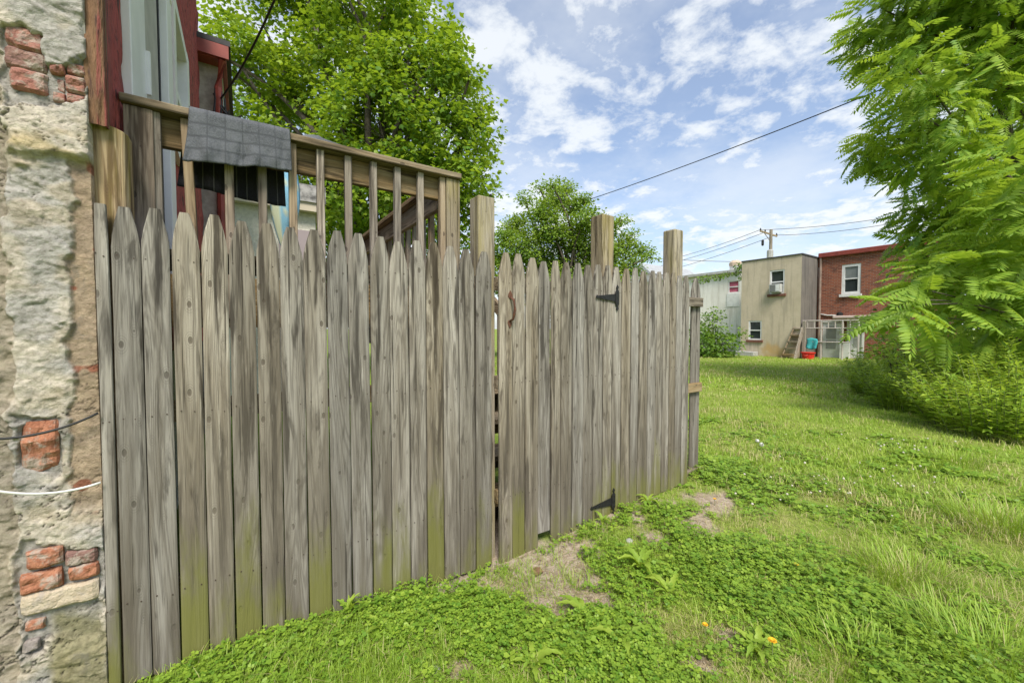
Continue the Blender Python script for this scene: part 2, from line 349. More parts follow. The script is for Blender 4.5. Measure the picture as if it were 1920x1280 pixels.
# ------------------------------------------------------------------ fences and gate
FY = 2.05                                   # front face of the pickets
def picket_mesh(w, h, th=0.017, seed=0, tip=0.015, taper=0.15):
    rn = random.Random(seed); zs = [0, 0.25, 0.5, 0.8, 1.1, 1.4]; zs = [z for z in zs if z < h-taper-0.05]
    zs += [h-taper*(1-k/7) for k in range(8)]
    V = []; F = []; wob = rn.uniform(-1, 1)*0.0016; ph = rn.uniform(0, 6); skew = rn.uniform(-0.004, 0.004)
    for z in zs:
        tt = max(0, (z-(h-taper))/taper); hw = (w/2)*(1-tt**1.55)+tip*tt**1.55
        ox = wob*math.sin(z*2.6+ph)+skew*tt; oy = 0.0014*math.sin(z*1.9+ph*2)
        nick = rn.uniform(-0.0007, 0.0007)
        for fx, fy in ((-1, 0.004), (-0.86, 0.0006), (-0.3, -0.0004), (0.3, -0.0004), (0.86, 0.0006), (1, 0.004), (1, th), (-1, th)):
            V.append((fx*(hw+nick)+ox, fy+oy, z+(rn.uniform(-.002, .002) if z == 0 else 0)))
    for r in range(len(zs)-1):
        for q in range(8): F.append((r*8+q, r*8+(q+1) % 8, (r+1)*8+(q+1) % 8, (r+1)*8+q))
    F += [tuple(range(7, -1, -1)), tuple((len(zs)-1)*8+q for q in range(8))]
    return new_mesh('picket', V, F)
NAILS = []
def pickets(parent, us, vb, top, yo=0.0, gap=0.0055, nails=(1.63, 1.02, 0.30)):
    for q in range(len(us)-1):
        a, c = at(us[q], 640, Y=FY), at(us[q+1], 640, Y=FY); xm = (a.x+c.x)/2; w = c.x-a.x-gap
        zb = vb[q] if isinstance(vb, list) else vb
        h = top-zb+random.uniform(-0.012, 0.008); oy = yo+random.uniform(-0.0025, 0.0025)
        o = link('picket', picket_mesh(w, h, seed=int(us[q]*7)), M['picket'], parent, (xm, FY+oy, zb)); o.rotation_euler = (0, R(random.uniform(-0.18, 0.18)), 0)
        for nz in nails:
            for sx in (-0.27, 0.25):
                NAILS.append((parent, xm+sx*w+random.uniform(-.006, .006), FY+oy-0.001, nz+random.uniform(-.012, .012)))
gzf = lambda x: float(gz(x, FY))
fence = empty('picket_fence', (0.3, FY, -0.05), 'weathered grey picket fence panel of wide boards beside the stucco wall', 'fence')
ub = [180, 209, 267, 323, 378, 430, 481, 526, 572, 616, 656, 695, 732, 768, 800, 832, 862, 892, 922]
vb = []
for q in range(len(ub)-1):
    x = at((ub[q]+ub[q+1])/2, 640, Y=FY).x; vb.append(gzf(x)+0.015 if x < 0.9 else gzf(x)+0.02)
pickets(fence, ub, vb, 1.815)
gate = empty('picket_gate', (1.75, FY, -0.1), 'picket gate of narrow grey boards with rusty pull handle and black strap hinges', 'gate')
gu = [936, 962, 986, 1011, 1035, 1053, 1074, 1095, 1114, 1132, 1149]
gv = [at(u, v, Y=FY).z for u, v in ((945, 1068), (972, 1062), (998, 1052), (1023, 998), (1044, 1038), (1063, 1028), (1084, 1020), (1104, 1010), (1123, 1000), (1140, 990))]
pickets(gate, gu[:4], gv[:3], 1.815); pickets(gate, gu[3:5], gv[3:4], 1.80, yo=0.014); pickets(gate, gu[4:], gv[4:], 1.815)
fence2 = empty('picket_fence', (2.9, FY, -0.05), 'narrow weathered picket panel right of the gate hinges ending in tall yellowed post', 'fence')
fu = [1149, 1166, 1184, 1198, 1215, 1230, 1243, 1256, 1268, 1280, 1293]
pickets(fence2, fu, [gzf(at(u, 640, Y=FY).x)+0.01 for u in fu[:-1]], 1.82)
ex0, ex1 = at(1296.5, 640, Y=2.165).x, at(1313, 640, Y=2.165).x
side = empty('picket_fence', (ex0, 2.17, -0.05), 'single set-back grey picket with three rail stubs closing the far right fence end', 'fence')
link('picket', picket_mesh(ex1-ex0, 1.87, seed=901), M['picket'], side, ((ex0+ex1)/2, 2.165, -0.04))
for vv in (566, 727, 887):
    p_ = at(1302, vv, Y=2.13); MB().box((ex0-0.10, 2.127, p_.z-0.042), (ex1-0.02, 2.1635, p_.z+0.042)).build('rail', M['deckrail'], side, bevel=0.004)
# rails, posts
for th, x0, x1 in ((fence, -0.40, 1.225), (gate, 1.295, 2.28), (fence2, 2.31, 3.28)):
    for zz in (1.63, 1.02, 0.30):
        MB().box((x0, FY+0.034, zz-0.042), (x1, FY+0.072, zz+0.042)).build('rail', M['deckrail'], th, bevel=0.003)
MB().box((1.19, 2.125, -0.3), (1.305, 2.24, at(908, 367, Y=2.125).z)).build('post', M['post'], fence, bevel=0.006)
MB().box((at(1130, 410, Y=2.125).x, 2.125, -0.3), (at(1163, 410, Y=2.125).x-0.07, 2.25, at(1147, 404, Y=2.125).z)).build('post', M['post'], fence2, bevel=0.006)
pe = at(1266, 440, Y=2.125).x
MB().box((pe, 2.125, -0.3), (pe+0.125, 2.25, at(1279, 431, Y=2.125).z)).build('post', M['post'], fence2, bevel=0.012)
# tall green-streaked post at the house corner
pv = []; x0, x1 = at(169, 300, Y=2.10).x, at(239, 300, Y=2.10).x; xm = (x0+x1)/2; hw = (x1-x0)/2
poly = [(x0, 2.10), (xm, 2.094), (x1-0.03, 2.098), (x1-0.010, 2.108), (x1, 2.13), (x1, 2.20), (x0, 2.20)]
topz = at(175, 224, Y=2.10).z
mb = MB(); n = len(poly); vs_ = [(p[0], p[1], -0.2) for p in poly]+[(p[0], p[1], topz-0.004-0.02*((p[0]-x0)/(x1-x0))**2) for p in poly]
mb.add(vs_, [tuple(range(n-1, -1, -1)), tuple(range(n, 2*n))]+[(q, (q+1) % n, n+(q+1) % n, n+q) for q in range(n)])
o = mb.build('corner_post', M['corner_post'], None, bevel=0.004); tag(o, 'broad pale post with green streaks between the stucco wall and the railing', 'post')
# nails: many, tiny
for th in (fence, gate, fence2):
    mb = MB()
    for (p, x, y, z) in NAILS:
        if p is th: mb.tube([(x, y+0.004, z), (x, y-0.0006, z)], 0.0026, 6)
    mb.build('nail_heads', M['nail'], th)['kind'] = 'stuff'
# strap hinges on the gate, plate on the neighbouring picket
def hinge(u0, u1, vc, vt, vb_):
    y = FY-0.006; a = at(u0, vc, Y=y); c = at(u1, vc, Y=y); zt, zb = at(u1, vt, Y=y).z, at(u1, vb_, Y=y).z; zc_ = (zt+zb)/2; w = 0.016
    root = MB()
    sp = [(a.x, zc_), (a.x+0.012, zc_+0.014), (a.x+0.022, zc_+0.007), (a.x+0.035, zc_+0.010), (c.x-w, zc_+0.030), (c.x-w, zc_-0.030), (a.x+0.035, zc_-0.010), (a.x+0.022, zc_-0.007), (a.x+0.012, zc_-0.014)]
    root.prism(sp, 'y', y, y-0.004); h = root.build('strap_hinge', M['iron'], gate)
    pl = [(c.x-w, zb+0.045), (c.x-w, zt-0.045), (c.x-0.004, zt-0.035), (c.x-0.012, zt-0.018), (c.x, zt), (c.x+0.012, zt-0.018), (c.x+0.004, zt-0.035), (c.x+w, zt-0.05), (c.x+w, zb+0.05), (c.x+0.004, zb+0.035), (c.x+0.012, zb+0.018), (c.x, zb), (c.x-0.012, zb+0.018), (c.x-0.004, zb+0.035)]
    MB().prism(pl, 'y', y-0.001, y-0.006).build('hinge_plate', M['iron'], h)
    MB().tube([(c.x-w, y-0.006, zb+0.05), (c.x-w, y-0.006, zt-0.05)], 0.006, 8).build('hinge_pin', M['iron'], h)
    b_ = MB()
    for f in (0.25, 0.5, 0.75): b_.lathe((0, 0, 0), [(0.0045, 0), (0.003, 0.003)], 8); 
    b_ = MB()
    for x_, z_ in [(a.x+0.05, zc_), (a.x+0.09, zc_), (c.x+0.004, zt-0.06), (c.x+0.004, zc_), (c.x+0.004, zb+0.06)]: b_.tube([(x_, y-0.003, z_), (x_, y-0.009, z_)], [0.006, 0.004], 8)
    b_.build('screw_heads', M['iron'], h)['kind'] = 'stuff'
hinge(1117, 1157, 559, 534, 583); hinge(1107, 1150, 943, 914, 962)
# rusty pull handle
ha, hb = at(957, 555, Y=FY-0.004), at(956, 605, Y=FY-0.004)
hd = MB()
def leafplate(c, up):
    pts = [(0, 0.034), (0.012, 0.014), (0.016, 0), (0.010, -0.014), (-0.010, -0.014), (-0.016, 0), (-0.012, 0.014)]
    return [(c.x+px_, c.z+up*pz_) for px_, pz_ in pts]
h = MB().tube([(ha.x, FY-0.006, ha.z-0.01), (ha.x+0.004, FY-0.035, ha.z-0.022), (ha.x+0.008, FY-0.042, (ha.z+hb.z)/2), (hb.x+0.004, FY-0.035, hb.z+0.022), (hb.x, FY-0.006, hb.z+0.01)], [0.007, 0.008, 0.009, 0.008, 0.007], 8).build('handle', M['rust'], gate, smooth=True)
MB().prism(leafplate(ha, 1), 'y', FY, FY-0.006).build('handle_plate', M['rust'], h)
MB().prism(leafplate(hb, -1), 'y', FY, FY-0.006).build('handle_plate', M['rust'], h)

# ------------------------------------------------------------------ the house on the left: stucco wall over brick, red wood side with door and window
house = empty('stucco_house', (-1.0, 2.1, -0.1), 'old house corner with crumbling stucco over brick and peeling red wood side', 'house')
SY = 2.045
def axis_pts(lo, hi, dlo, dhi, st, big):
    a = list(np.arange(dlo, dhi, st)); pre = list(np.arange(lo, dlo-big*0.5, big)); post = list(np.arange(dhi, hi+1e-6, big)) if hi > dhi else [dhi]
    return np.array(pre+a+post)
SXE = at(167, 300, Y=2.045).x
xs = axis_pts(-3.0, SXE, -0.80, SXE, 0.004, 0.1); zs = axis_pts(-0.25, 5.2, -0.12, 2.6, 0.004, 0.1)
X, Z = np.meshgrid(xs, zs, indexing='ij')
# wall-plane coordinates expressed on the photograph for laying out the patches
ff = FWD[0]*X+FWD[1]*SY; rg = RGT[0]*X+RGT[1]*SY; zz = Z-CAM_H
yc_ = ff*math.cos(PITCH)-zz*math.sin(PITCH); U = 960+FPX*rg/yc_; Vv = 640-FPX*(ff*math.sin(PITCH)+zz*math.cos(PITCH))/yc_
nA = fbm(X*9, Z*9, o=5, seed=31)-0.5; nB = fbm(X*28, Z*28, o=4, seed=41)-0.5; nC = fbm(X*5, Z*9, o=3, seed=51)
Uw = U+(fbm(X*16, Z*16, o=4, seed=61)-0.5)*46; Vw = Vv+(fbm(X*16, Z*16, o=4, seed=71)-0.5)*50
def rect(u0, v0, u1, v1, s=5): return sstep(u0-s, u0+s, Uw)*(1-sstep(u1-s, u1+s, Uw))*sstep(v0-s, v0+s, Vw)*(1-sstep(v1-s, v1+s, Vw))
ridge = 1-np.abs(2*fbm(X*11+3*nA, Z*20+4*nA, o=4, seed=81)-1)      # trowel ridges
terr = fbm(X*7+Z*2.5, Z*7.5, o=4, seed=91)*6; terr = (np.floor(terr)+sstep(0.72, 1.0, terr-np.floor(terr)))/6   # broken layers with lips
crk = 1-np.abs(2*fbm(X*8+2*nB, Z*13+2*nB, o=4, seed=86)-1); crk = sstep(0.955, 0.995, crk)*sstep(0.42, 0.6, fbm(X*5, Z*5, o=2, seed=87))
terr2 = fbm(X*17+2*nA, Z*30, o=3, seed=93)*5; terr2 = (np.floor(terr2)+sstep(0.80, 1.0, terr2-np.floor(terr2)))/5
nD = fbm(X*75, Z*75, o=3, seed=43)-0.5
h = 0.010*nA+0.006*nB+0.005*nD+0.034*(terr-0.5)+0.010*(terr2-0.5)+0.006*(ridge-0.7)-0.008*crk
tan = np.clip(sstep(128, 136, Uw)*sstep(300, 320, Vw)*(1-sstep(930, 990, Vw)), 0, 1); h = h*(1-0.65*tan)-0.017*tan
left = 1-sstep(8, 16, Uw+0.03*(640-Vw)); h -= 0.02*left
bulge = rect(8, 190, 172, 300, 9); h += bulge*(0.008+0.016*sstep(180, 295, Vw))
upper = np.clip(rect(-900, -2000, 160, 46, 4)+rect(82, -2000, 160, 112, 4), 0, 1); h += upper*0.012
holes = np.clip(rect(2, 46, 160, 192, 4)*(1-upper)+rect(32, 786, 110, 890, 4)+rect(32, 1022, 190, 1196, 6)+rect(38, 1160, 84, 1225, 4), 0, 1)
h = h*(1-0.55*holes)-0.020*holes
c1 = np.array([0.57, 0.515, 0.425]); c2 = np.array([0.43, 0.41, 0.375]); c3 = np.array([0.46, 0.395, 0.285])
k1 = sstep(0.40, 0.62, fbm(X*6, Z*7, o=4, seed=101))[..., None]; k2 = sstep(0.50, 0.68, fbm(X*10, Z*12, o=4, seed=111))[..., None]
C = c1*(1-k1)+c2*k1; C = C*(1-0.65*k2)+c3*0.65*k2
def lay(mask, c, f=1.0):
    global C
    mk = (mask*f)[..., None]; C = C*(1-mk)+np.array(c)*mk
lay(tan, (0.37, 0.275, 0.185), 0.85); lay(holes, (0.36, 0.345, 0.32), 0.85); lay(left, (0.33, 0.285, 0.215), 0.8)
lay(rect(100, 1150, 200, 1400, 16), (0.215, 0.20, 0.085), 0.75); lay(np.clip(rect(8, 250, 172, 300, 12)*sstep(.45, .6, nC), 0, 1), (0.44, 0.35, 0.17), 0.7)
lay(tan*sstep(0.66, 0.70, fbm(X*14, Z*14, o=3, seed=121)), (0.27, 0.10, 0.06), 0.9)
C *= (0.72+0.56*fbm(X*34, Z*44, o=4, seed=131))[..., None]; C *= (1-0.55*crk)[..., None]
hy = SY-h
nx_, nz_ = X.shape; SV = np.stack([X, hy, Z], -1).reshape(-1, 3)
i, k = np.meshgrid(np.arange(nx_-1), np.arange(nz_-1), indexing='ij'); i, k = i.ravel(), k.ravel()
q0 = i*nz_+k; SF = np.stack([q0, q0+nz_, q0+nz_+1, q0+1], 1)
# the return of the wall round the corner
base_n = len(SV); last = SV.reshape(nx_, nz_, 3)[-1]; ret = last.copy(); ret[:, 1] = 2.44
SV2 = np.vstack([SV, ret]); kk = np.arange(nz_-1); l0 = (nx_-1)*nz_+kk
SF = np.vstack([SF, np.stack([l0, base_n+kk, base_n+kk+1, l0+1], 1)])
C4 = np.concatenate([C.reshape(-1, 3), np.tile([[0.37, 0.28, 0.19]], (nz_, 1))]); C4 = np.concatenate([C4, np.ones((len(C4), 1))], 1)
m, nt, b = material('crumbling stucco'); t = NT(nt); co = t.coord((1, 1, 1), False)
gr = t.noise(co, 260, 4, 0.7); gr2 = t.noise(co, 70, 5, 0.65)
cc = t.attr('tint', 'Color'); cc = t.mix(t.rng(gr2, 0.35, 0.7, 0, 0.6), cc, t.mix(1.0, cc, (0.50, 0.48, 0.45), 'MULTIPLY')); gr3 = t.noise(co, 9, 6, 0.7, 0.6); cc = t.mix(t.rng(gr3, 0.56, 0.70, 0, 0.55), cc, (0.20, 0.185, 0.16))
t.L.new(cc, b.inputs['Base Color']); b.inputs['Roughness'].default_value = 0.95; b.inputs['Specular IOR Level'].default_value = 0.15
t.bump(t.math('ADD', t.math('MULTIPLY', gr, 0.7), gr2), 1.0, 0.007, b); M['stucco'] = m
link('stucco_wall', new_mesh('stucco_wall', SV2, SF, {'tint': ('FLOAT_COLOR', C4)}, True), m, house)
# exposed bricks, each one chipped
def brick_mat(name, c, c2):
    m, nt, b = material(name); t = NT(nt); co = t.coord((1, 1, 1)); n = t.noise(co, 40, 6, 0.65); n2 = t.noise(co, 17, 6, 0.7, 0.5); n3 = t.noise(co, 150, 3, 0.6)
    cc = t.mix(t.rng(n, 0.36, 0.66), c, c2); cc = t.mix(t.rng(n2, 0.47, 0.62, 0, 0.85), cc, (0.36, 0.315, 0.265)); cc = t.mix(t.rng(n3, 0.58, 0.72, 0, 0.6), cc, tuple(x*0.4 for x in c2))
    t.L.new(cc, b.inputs['Base Color']); b.inputs['Roughness'].default_value = 0.95; b.inputs['Specular IOR Level'].default_value = 0.1; t.bump(t.math('ADD', n, t.math('MULTIPLY', n3, 0.4)), 1.0, 0.009, b); return m
BM = {'pink': brick_mat('pinkish brick', (0.36, 0.17, 0.13), (0.24, 0.11, 0.09)), 'dark': brick_mat('purple brick', (0.20, 0.115, 0.10), (0.27, 0.16, 0.13)),
      'orange': brick_mat('orange brick', (0.42, 0.19, 0.115), (0.27, 0.11, 0.065)), 'cream': brick_mat('cream brick', (0.52, 0.44, 0.33), (0.44, 0.36, 0.26)), 'grey': brick_mat('grey brick', (0.22, 0.19, 0.175), (0.28, 0.25, 0.23))}
def brick(u0, v0, u1, v1, kind, proud=0.0, rough=0.006):
    vm, um = (v0+v1)/2, (u0+u1)/2; a = at(u0, vm, Y=SY); c = at(u1, vm, Y=SY); zt, zb = at(um, v0, Y=SY).z, at(um, v1, Y=SY).z
    n1, n2 = 14, 9; sd = int(u0*13+v0); V = []; F = []
    fxs = np.linspace(a.x, c.x, n1); fzs = np.linspace(zb, zt, n2)
    for q, x in enumerate(fxs):
        for r_, z in enumerate(fzs):
            e = min(q, n1-1-q)/1.6; e2 = min(r_, n2-1-r_)/1.6; ro = (1-min(1, e))**2+(1-min(1, e2))**2
            nn = float(fbm(x*30, z*30, o=4, seed=sd)); n3 = float(fbm(x*30, z*30, 7.7, o=3, seed=sd+5))-0.5
            V.append((x+n3*0.008, SY+0.006-proud+ro*0.012+(nn-0.5)*rough*4, z+(nn-0.5)*0.010))
    m0 = len(V); V += [(v[0], SY+0.07, v[2]) for v in V]
    for q in range(n1-1):
        for r_ in range(n2-1): j = q*n2+r_; F.append((j, j+n2, j+n2+1, j+1))
    rim = [q*n2 for q in range(n1)]+[(n1-1)*n2+r_ for r_ in range(1, n2)]+[q*n2+n2-1 for q in range(n1-2, -1, -1)]+[r_ for r_ in range(n2-2, 0, -1)]
    for q in range(len(rim)): a_, b_ = rim[q], rim[(q+1) % len(rim)]; F.append((b_, a_, a_+m0, b_+m0))
    V = np.array(V); org = V.mean(0); link('brick', new_mesh('brick', V-org, F, None, False), BM[kind], house, org)
for bk in [(4, 46, 78, 88, 'pink'), (4, 88, 84, 128, 'dark'), (14, 126, 86, 168, 'pink'), (89, 112, 119, 136, 'pink'), (121, 116, 158, 138, 'pink'), (120, 140, 159, 172, 'pink', 0.004), (102, 142, 118, 170, 'dark', -0.01),
           (96, 170, 121, 189, 'pink'), (123, 174, 158, 193, 'pink'), (36, 790, 108, 885, 'orange', 0.002, 0.009), (46, 1030, 116, 1064, 'orange', 0.012), (119, 1032, 181, 1060, 'dark', 0.006), (34, 1074, 114, 1112, 'orange', 0.010, 0.007),
           (126, 1060, 184, 1088, 'orange', 0.008), (36, 1104, 184, 1142, 'cream', 0.008, 0.003), (42, 1166, 82, 1187, 'orange', 0.0), (38, 1203, 72, 1222, 'grey', 0.004)]: brick(*bk)
# red wood side (faces +X), opening for the door and the window
RX = -0.42
pw0, pw1 = at(320, 300, X=RX).y, at(349, 300, X=RX).y
wz0, wz1 = at(349, 352, X=RX).z, at(349, 136, X=RX).z
d0, d1 = at(233, 300, X=RX).y, at(317, 300, X=RX).y
HOLES = [(d0, d1, 1.40, 3.75), (pw0, pw1, wz0, wz1)]
def cuts(lo, hi, st, ex):
    a = list(np.arange(lo, hi, st))+[hi]; a = [x for x in a if all(abs(x-e) > st*0.4 for e in ex)]; return np.array(sorted(a+ex))
ys_ = cuts(2.13, at(376, 300, X=RX).y, 0.014, [d0, d1, pw0, pw1]); zs_ = cuts(1.2, 5.4, 0.035, [1.40, 3.75, wz0, wz1])
Yg, Zg = np.meshgrid(ys_, zs_, indexing='ij')
hr = 0.045*(fbm(Yg*16, Zg*2.2, o=4, seed=201)-0.5)+0.022*(fbm(Yg*60, Zg*5, o=3, seed=211)-0.5)+0.010*np.floor(3*fbm(Yg*9, Zg*1.1, o=2, seed=221))/3
RV = np.stack([RX+hr, Yg, Zg], -1).reshape(-1, 3); nzr = len(zs_)
RF = []
for q in range(len(ys_)-1):
    for r_ in range(nzr-1):
        yc0, zc0 = (ys_[q]+ys_[q+1])/2, (zs_[r_]+zs_[r_+1])/2
        if any(a_ < yc0 < b_ and c_ < zc0 < e_ for a_, b_, c_, e_ in HOLES): continue
        j = q*nzr+r_; RF.append((j, j+nzr, j+nzr+1, j+1))
def peel_mat(name, red, red2, bare, amt, sc):
    m, nt, b = material(name); t = NT(nt)
    f = t.noise(t.coord(sc), 1, 6, 0.62, 0.5); f2 = t.noise(t.coord(tuple(x*3.5 for x in sc)), 1, 4, 0.6)
    c = t.mix(t.rng(f2, 0.35, 0.7), red, red2); c = t.mix(t.rng(f, amt, amt+0.10), c, bare); c = t.mix(t.rng(f2, 0.56, 0.66, 0, 0.8), c, (0.05, 0.017, 0.015))
    t.L.new(c, b.inputs['Base Color']); b.inputs['Roughness'].default_value = 0.8; t.bump(t.math('ADD', f2, f), 1.0, 0.02, b); return m
M['redwood'] = peel_mat('peeling red wood', (0.42, 0.085, 0.070), (0.27, 0.050, 0.042), (0.10, 0.04, 0.032), 0.55, (34, 34, 4.5))
M['brownwood'] = peel_mat('bare brown corner board', (0.20, 0.105, 0.05), (0.105, 0.055, 0.026), (0.22, 0.05, 0.04), 0.56, (16, 16, 2))
link('wood_siding', new_mesh('wood_siding', RV, RF, None, True), M['redwood'], house)
cb0, cb1 = at(158, 100, Y=2.07).x, RX+0.015
def grain_board(name, mat, x0, x1, y, z0, z1, depth, sd):
    xs_ = np.linspace(x0, x1, 12); zs__ = np.arange(z0, z1, 0.03); A, B = np.meshgrid(xs_, zs__, indexing='ij')
    hh = y+0.030*(fbm(A*26, B*2.6, o=4, seed=sd)-0.5)+0.010*(fbm(A*80, B*8, o=2, seed=sd+3)-0.5); nb = len(zs__)
    V = np.stack([A, hh, B], -1).reshape(-1, 3); i, k = np.meshgrid(np.arange(11), np.arange(nb-1), indexing='ij'); i, k = i.ravel(), k.ravel(); j = i*nb+k
    F = np.stack([j, j+nb, j+nb+1, j+1], 1); s2 = V.reshape(12, nb, 3)[-1].copy(); s2[:, 1] = y+depth; n0 = len(V); V = np.vstack([V, s2]); kk = np.arange(nb-1)
    F = np.vstack([F, np.stack([11*nb+kk, n0+kk, n0+kk+1, 11*nb+kk+1], 1)]); link(name, new_mesh(name, V, F, None, True), mat, house)
xmid = at(197, 100, Y=2.07).x
CBZ = at(195, 236, Y=2.06).z
grain_board('corner_board', M['brownwood'], cb0, xmid, 2.06, CBZ, 5.2, 0.04, 301)
grain_board('corner_board', M['redwood'], xmid+0.001, cb1, 2.075, CBZ, 5.2, 0.10, 331)
MB().box((-3.0, 2.09, 4.9), (-0.45, 6.2, 5.1)).build('roof', M['tar'], house)
MB().box((-3.0, 5.9, -0.2), (-0.45, 6.0, 4.9)).box((-3.0, 2.1, -0.2), (-2.9, 5.9, 4.9)).build('rear_wall', M['stucco'], house)
MB().box((-0.60, 2.44, -0.2), (-0.445, 5.9, 1.39)).build('foundation', M['concrete'], house)
# door: casing, storm-door frame, boarded panel
door = MB().box((RX-0.06, d0+0.10, 1.41), (RX-0.03, d1-0.08, 3.68)).build('door', M['greyboard'], house)
for a_, b_, xx in ((d0, at(251, 300, X=RX).y, 0.035), (at(251.5, 300, X=RX).y, at(262, 300, X=RX).y, 0.02), (at(262.5, 300, X=RX).y, at(274, 300, X=RX).y, 0.012), (at(308, 300, X=RX).y, d1, 0.035)):
    MB().box((RX-0.05, a_, 1.41), (RX+xx, b_, 3.72)).build('door_frame', M['white_vinyl'], door, bevel=0.004)
MB().box((RX-0.03, at(280, 300, X=RX).y, 1.42), (RX-0.012, at(306, 300, X=RX).y, 3.68)).build('door_panel', M['greyboard'], door)
MB().box((RX-0.05, d0, 3.66), (RX+0.04, d1, 3.75)).build('lintel', M['white_vinyl'], door)
MB().box((RX-0.05, at(274.5, 300, X=RX).y, 1.42), (RX-0.028, at(279.5, 300, X=RX).y, 3.66)).build('slit_shade', M['iron'], door)  # black strips stand in for the shade inside the door-frame slits
MB().box((RX-0.05, at(306.2, 300, X=RX).y, 1.42), (RX-0.005, at(307.8, 300, X=RX).y, 3.66)).build('slit_shade', M['iron'], door)
MB().box((RX+0.012, at(267, 60, X=RX).y-0.012, 2.62), (RX+0.03, at(267, 60, X=RX).y+0.012, 2.85)).build('handle', M['white_vinyl'], door)
win = MB().box((RX-0.05, pw0, wz0), (RX-0.035, pw1, wz1)).build('window', M['screen'], house)
fw_ = 0.11
mb = MB(); mb.box((RX-0.05, pw0, wz0), (RX+0.04, pw0+fw_, wz1)).box((RX-0.05, pw1-fw_*1.4, wz0), (RX+0.04, pw1, wz1)).box((RX-0.05, pw0+fw_, wz1-0.09), (RX+0.038, pw1-fw_*1.4, wz1)).box((RX-0.05, pw0+fw_, wz0), (RX+0.038, pw1-fw_*1.4, wz0+0.09))
mb.build('frame', M['white_vinyl'], win); MB().box((RX-0.045, pw0+fw_, (wz0+wz1)/2-0.03), (RX+0.01, pw1-fw_*1.4, (wz0+wz1)/2+0.03)).build('sash', M['white_vinyl'], win)
# cables on the stucco
def cable(name, pts, r, mat, label, n=6):
    o = MB().tube(pts, r, n).build(name, mat, None, smooth=True); return tag(o, label, 'cable')
def sag(a, b, s, n=16):
    a, b = Vector(a), Vector(b); return [a.lerp(b, q/n)-Vector((0, 0, s*4*(q/n)*(1-q/n))) for q in range(n+1)]
cable('wall_cable', sag(at(-120, 815, Y=1.985), at(184, 774, Y=2.03), 0.045), 0.0045, M['cable'], 'black cable looping across the stucco wall')
cable('wall_cable', sag(at(-120, 890, Y=1.985), at(189, 904, Y=2.03), 0.05), 0.0045, M['white_cable'], 'white cable looping low across the stucco wall')

# ------------------------------------------------------------------ deck, railing, stair
deck = empty('wooden_deck', (0.4, 2.4, -0.1), 'raised wooden deck with baluster railing and stair behind the picket fence', 'deck')
BY = 2.30                                      # front of balusters
zr = at(867, 322, Y=BY-0.02).z; zl = at(232, 188, Y=BY-0.02).z; RZ = (zr+zl)/2+0.006
xr0, xr1 = at(222, 190, Y=BY-0.03).x, at(866, 325, Y=BY-0.03).x
MB().box((xr0, BY-0.03, RZ-0.034), (xr1, BY+0.115, RZ)).build('cap_rail', M['deckrail'], deck, bevel=0.005)
MB().box((xr0+0.06, BY+0.04, RZ-0.165), (xr1-0.10, BY+0.078, RZ-0.037)).build('top_rail', M['deckrail'], deck, bevel=0.004)
MB().box((xr0+0.06, BY+0.04, 1.36), (xr1-0.0, BY+0.078, 1.60)).build('rim_joist', M['deckrail'], deck, bevel=0.004)
for q, u in enumerate([296, 366, 432, 494, 551, 603, 655, 702, 747, 790, 831]):
    x = at(u, 430, Y=BY).x; mb = MB().box((x-0.018, BY, 1.40), (x+0.018, BY+0.036, RZ-0.037)); o = mb.build('baluster', M['deckwood'], deck, bevel=0.003)
    if q == 1: o.rotation_euler = (0, R(-1.6), 0)
x = at(262, 300, Y=BY-0.012).x
MB().box((x-0.048, BY-0.012, -0.15), (x+0.046, BY+0.036, RZ-0.038)).build('post', M['palepost'], deck, bevel=0.004)
x = at(838, 400, Y=BY-0.01).x; x2 = at(866, 400, Y=BY-0.01).x
MB().box((x, BY-0.01, -0.15), (x2-0.012, BY+0.085, RZ-0.038)).build('post', M['post'], deck, bevel=0.005)
# side railing running back
SX = x2-0.055
MB().box((SX-0.07, BY+0.118, RZ-0.035), (SX+0.07, 4.85, RZ-0.001)).build('cap_rail', M['deckboardY'], deck, bevel=0.004)
MB().box((SX-0.02, BY+0.09, RZ-0.175), (SX+0.018, 4.80, RZ-0.04)).build('top_rail', M['deckboardY'], deck, bevel=0.004)
for q in range(14):
    y = BY+0.26+q*0.165; MB().box((SX+0.02, y, 1.40), (SX+0.056, y+0.036, RZ-0.04)).build('baluster', M['deckwood'], deck)
MB().box((SX-0.05, 4.74, -0.15), (SX+0.045, 4.83, RZ-0.04)).build('post', M['post'], deck)
for q in range(17):
    y = BY+0.09+q*0.145; MB().box((xr0+0.05, y, 1.365), (SX+0.03, y+0.139, 1.40)).build('deck_board', M['deckrail'], deck)
MB().box((SX-0.02, BY+0.09, 1.2), (SX+0.018, 4.74, 1.362)).build('rim_joist', M['deckboardY'], deck)
# stair along the side of the deck, coming down towards the gate
n_st = 6
for q in range(n_st):
    z = 1.19-q*0.21; y = 4.1-q*0.29
    MB().box((SX+0.10, y-0.30, z-0.04), (SX+0.98, y, z)).build('tread', M['deckrail'], deck, bevel=0.004)
    MB().box((SX+0.10, y-0.012, z-0.21), (SX+0.98, y+0.012, z-0.042)).build('riser', M['deckrail'], deck)
for sx in (SX+0.075, SX+1.01):
    MB().bar((sx, 4.25, 1.16), (sx, 2.40, -0.12), 0.038, 0.26, (0, 0.57, 0.82)).build('stringer', M['deckboardY'], deck)
MB().bar((SX+1.01, 4.2, 2.12), (SX+1.01, 2.45, 0.90), 0.04, 0.10, (0, 0.57, 0.82)).build('handrail', M['deckboardY'], deck)
for q in range(9):
    y = 4.1-q*0.19; z = 2.12-(4.2-y)*0.697; MB().box((SX+0.99, y, z-0.95), (SX+1.026, y+0.036, z-0.03)).build('baluster', M['deckwood'], deck)

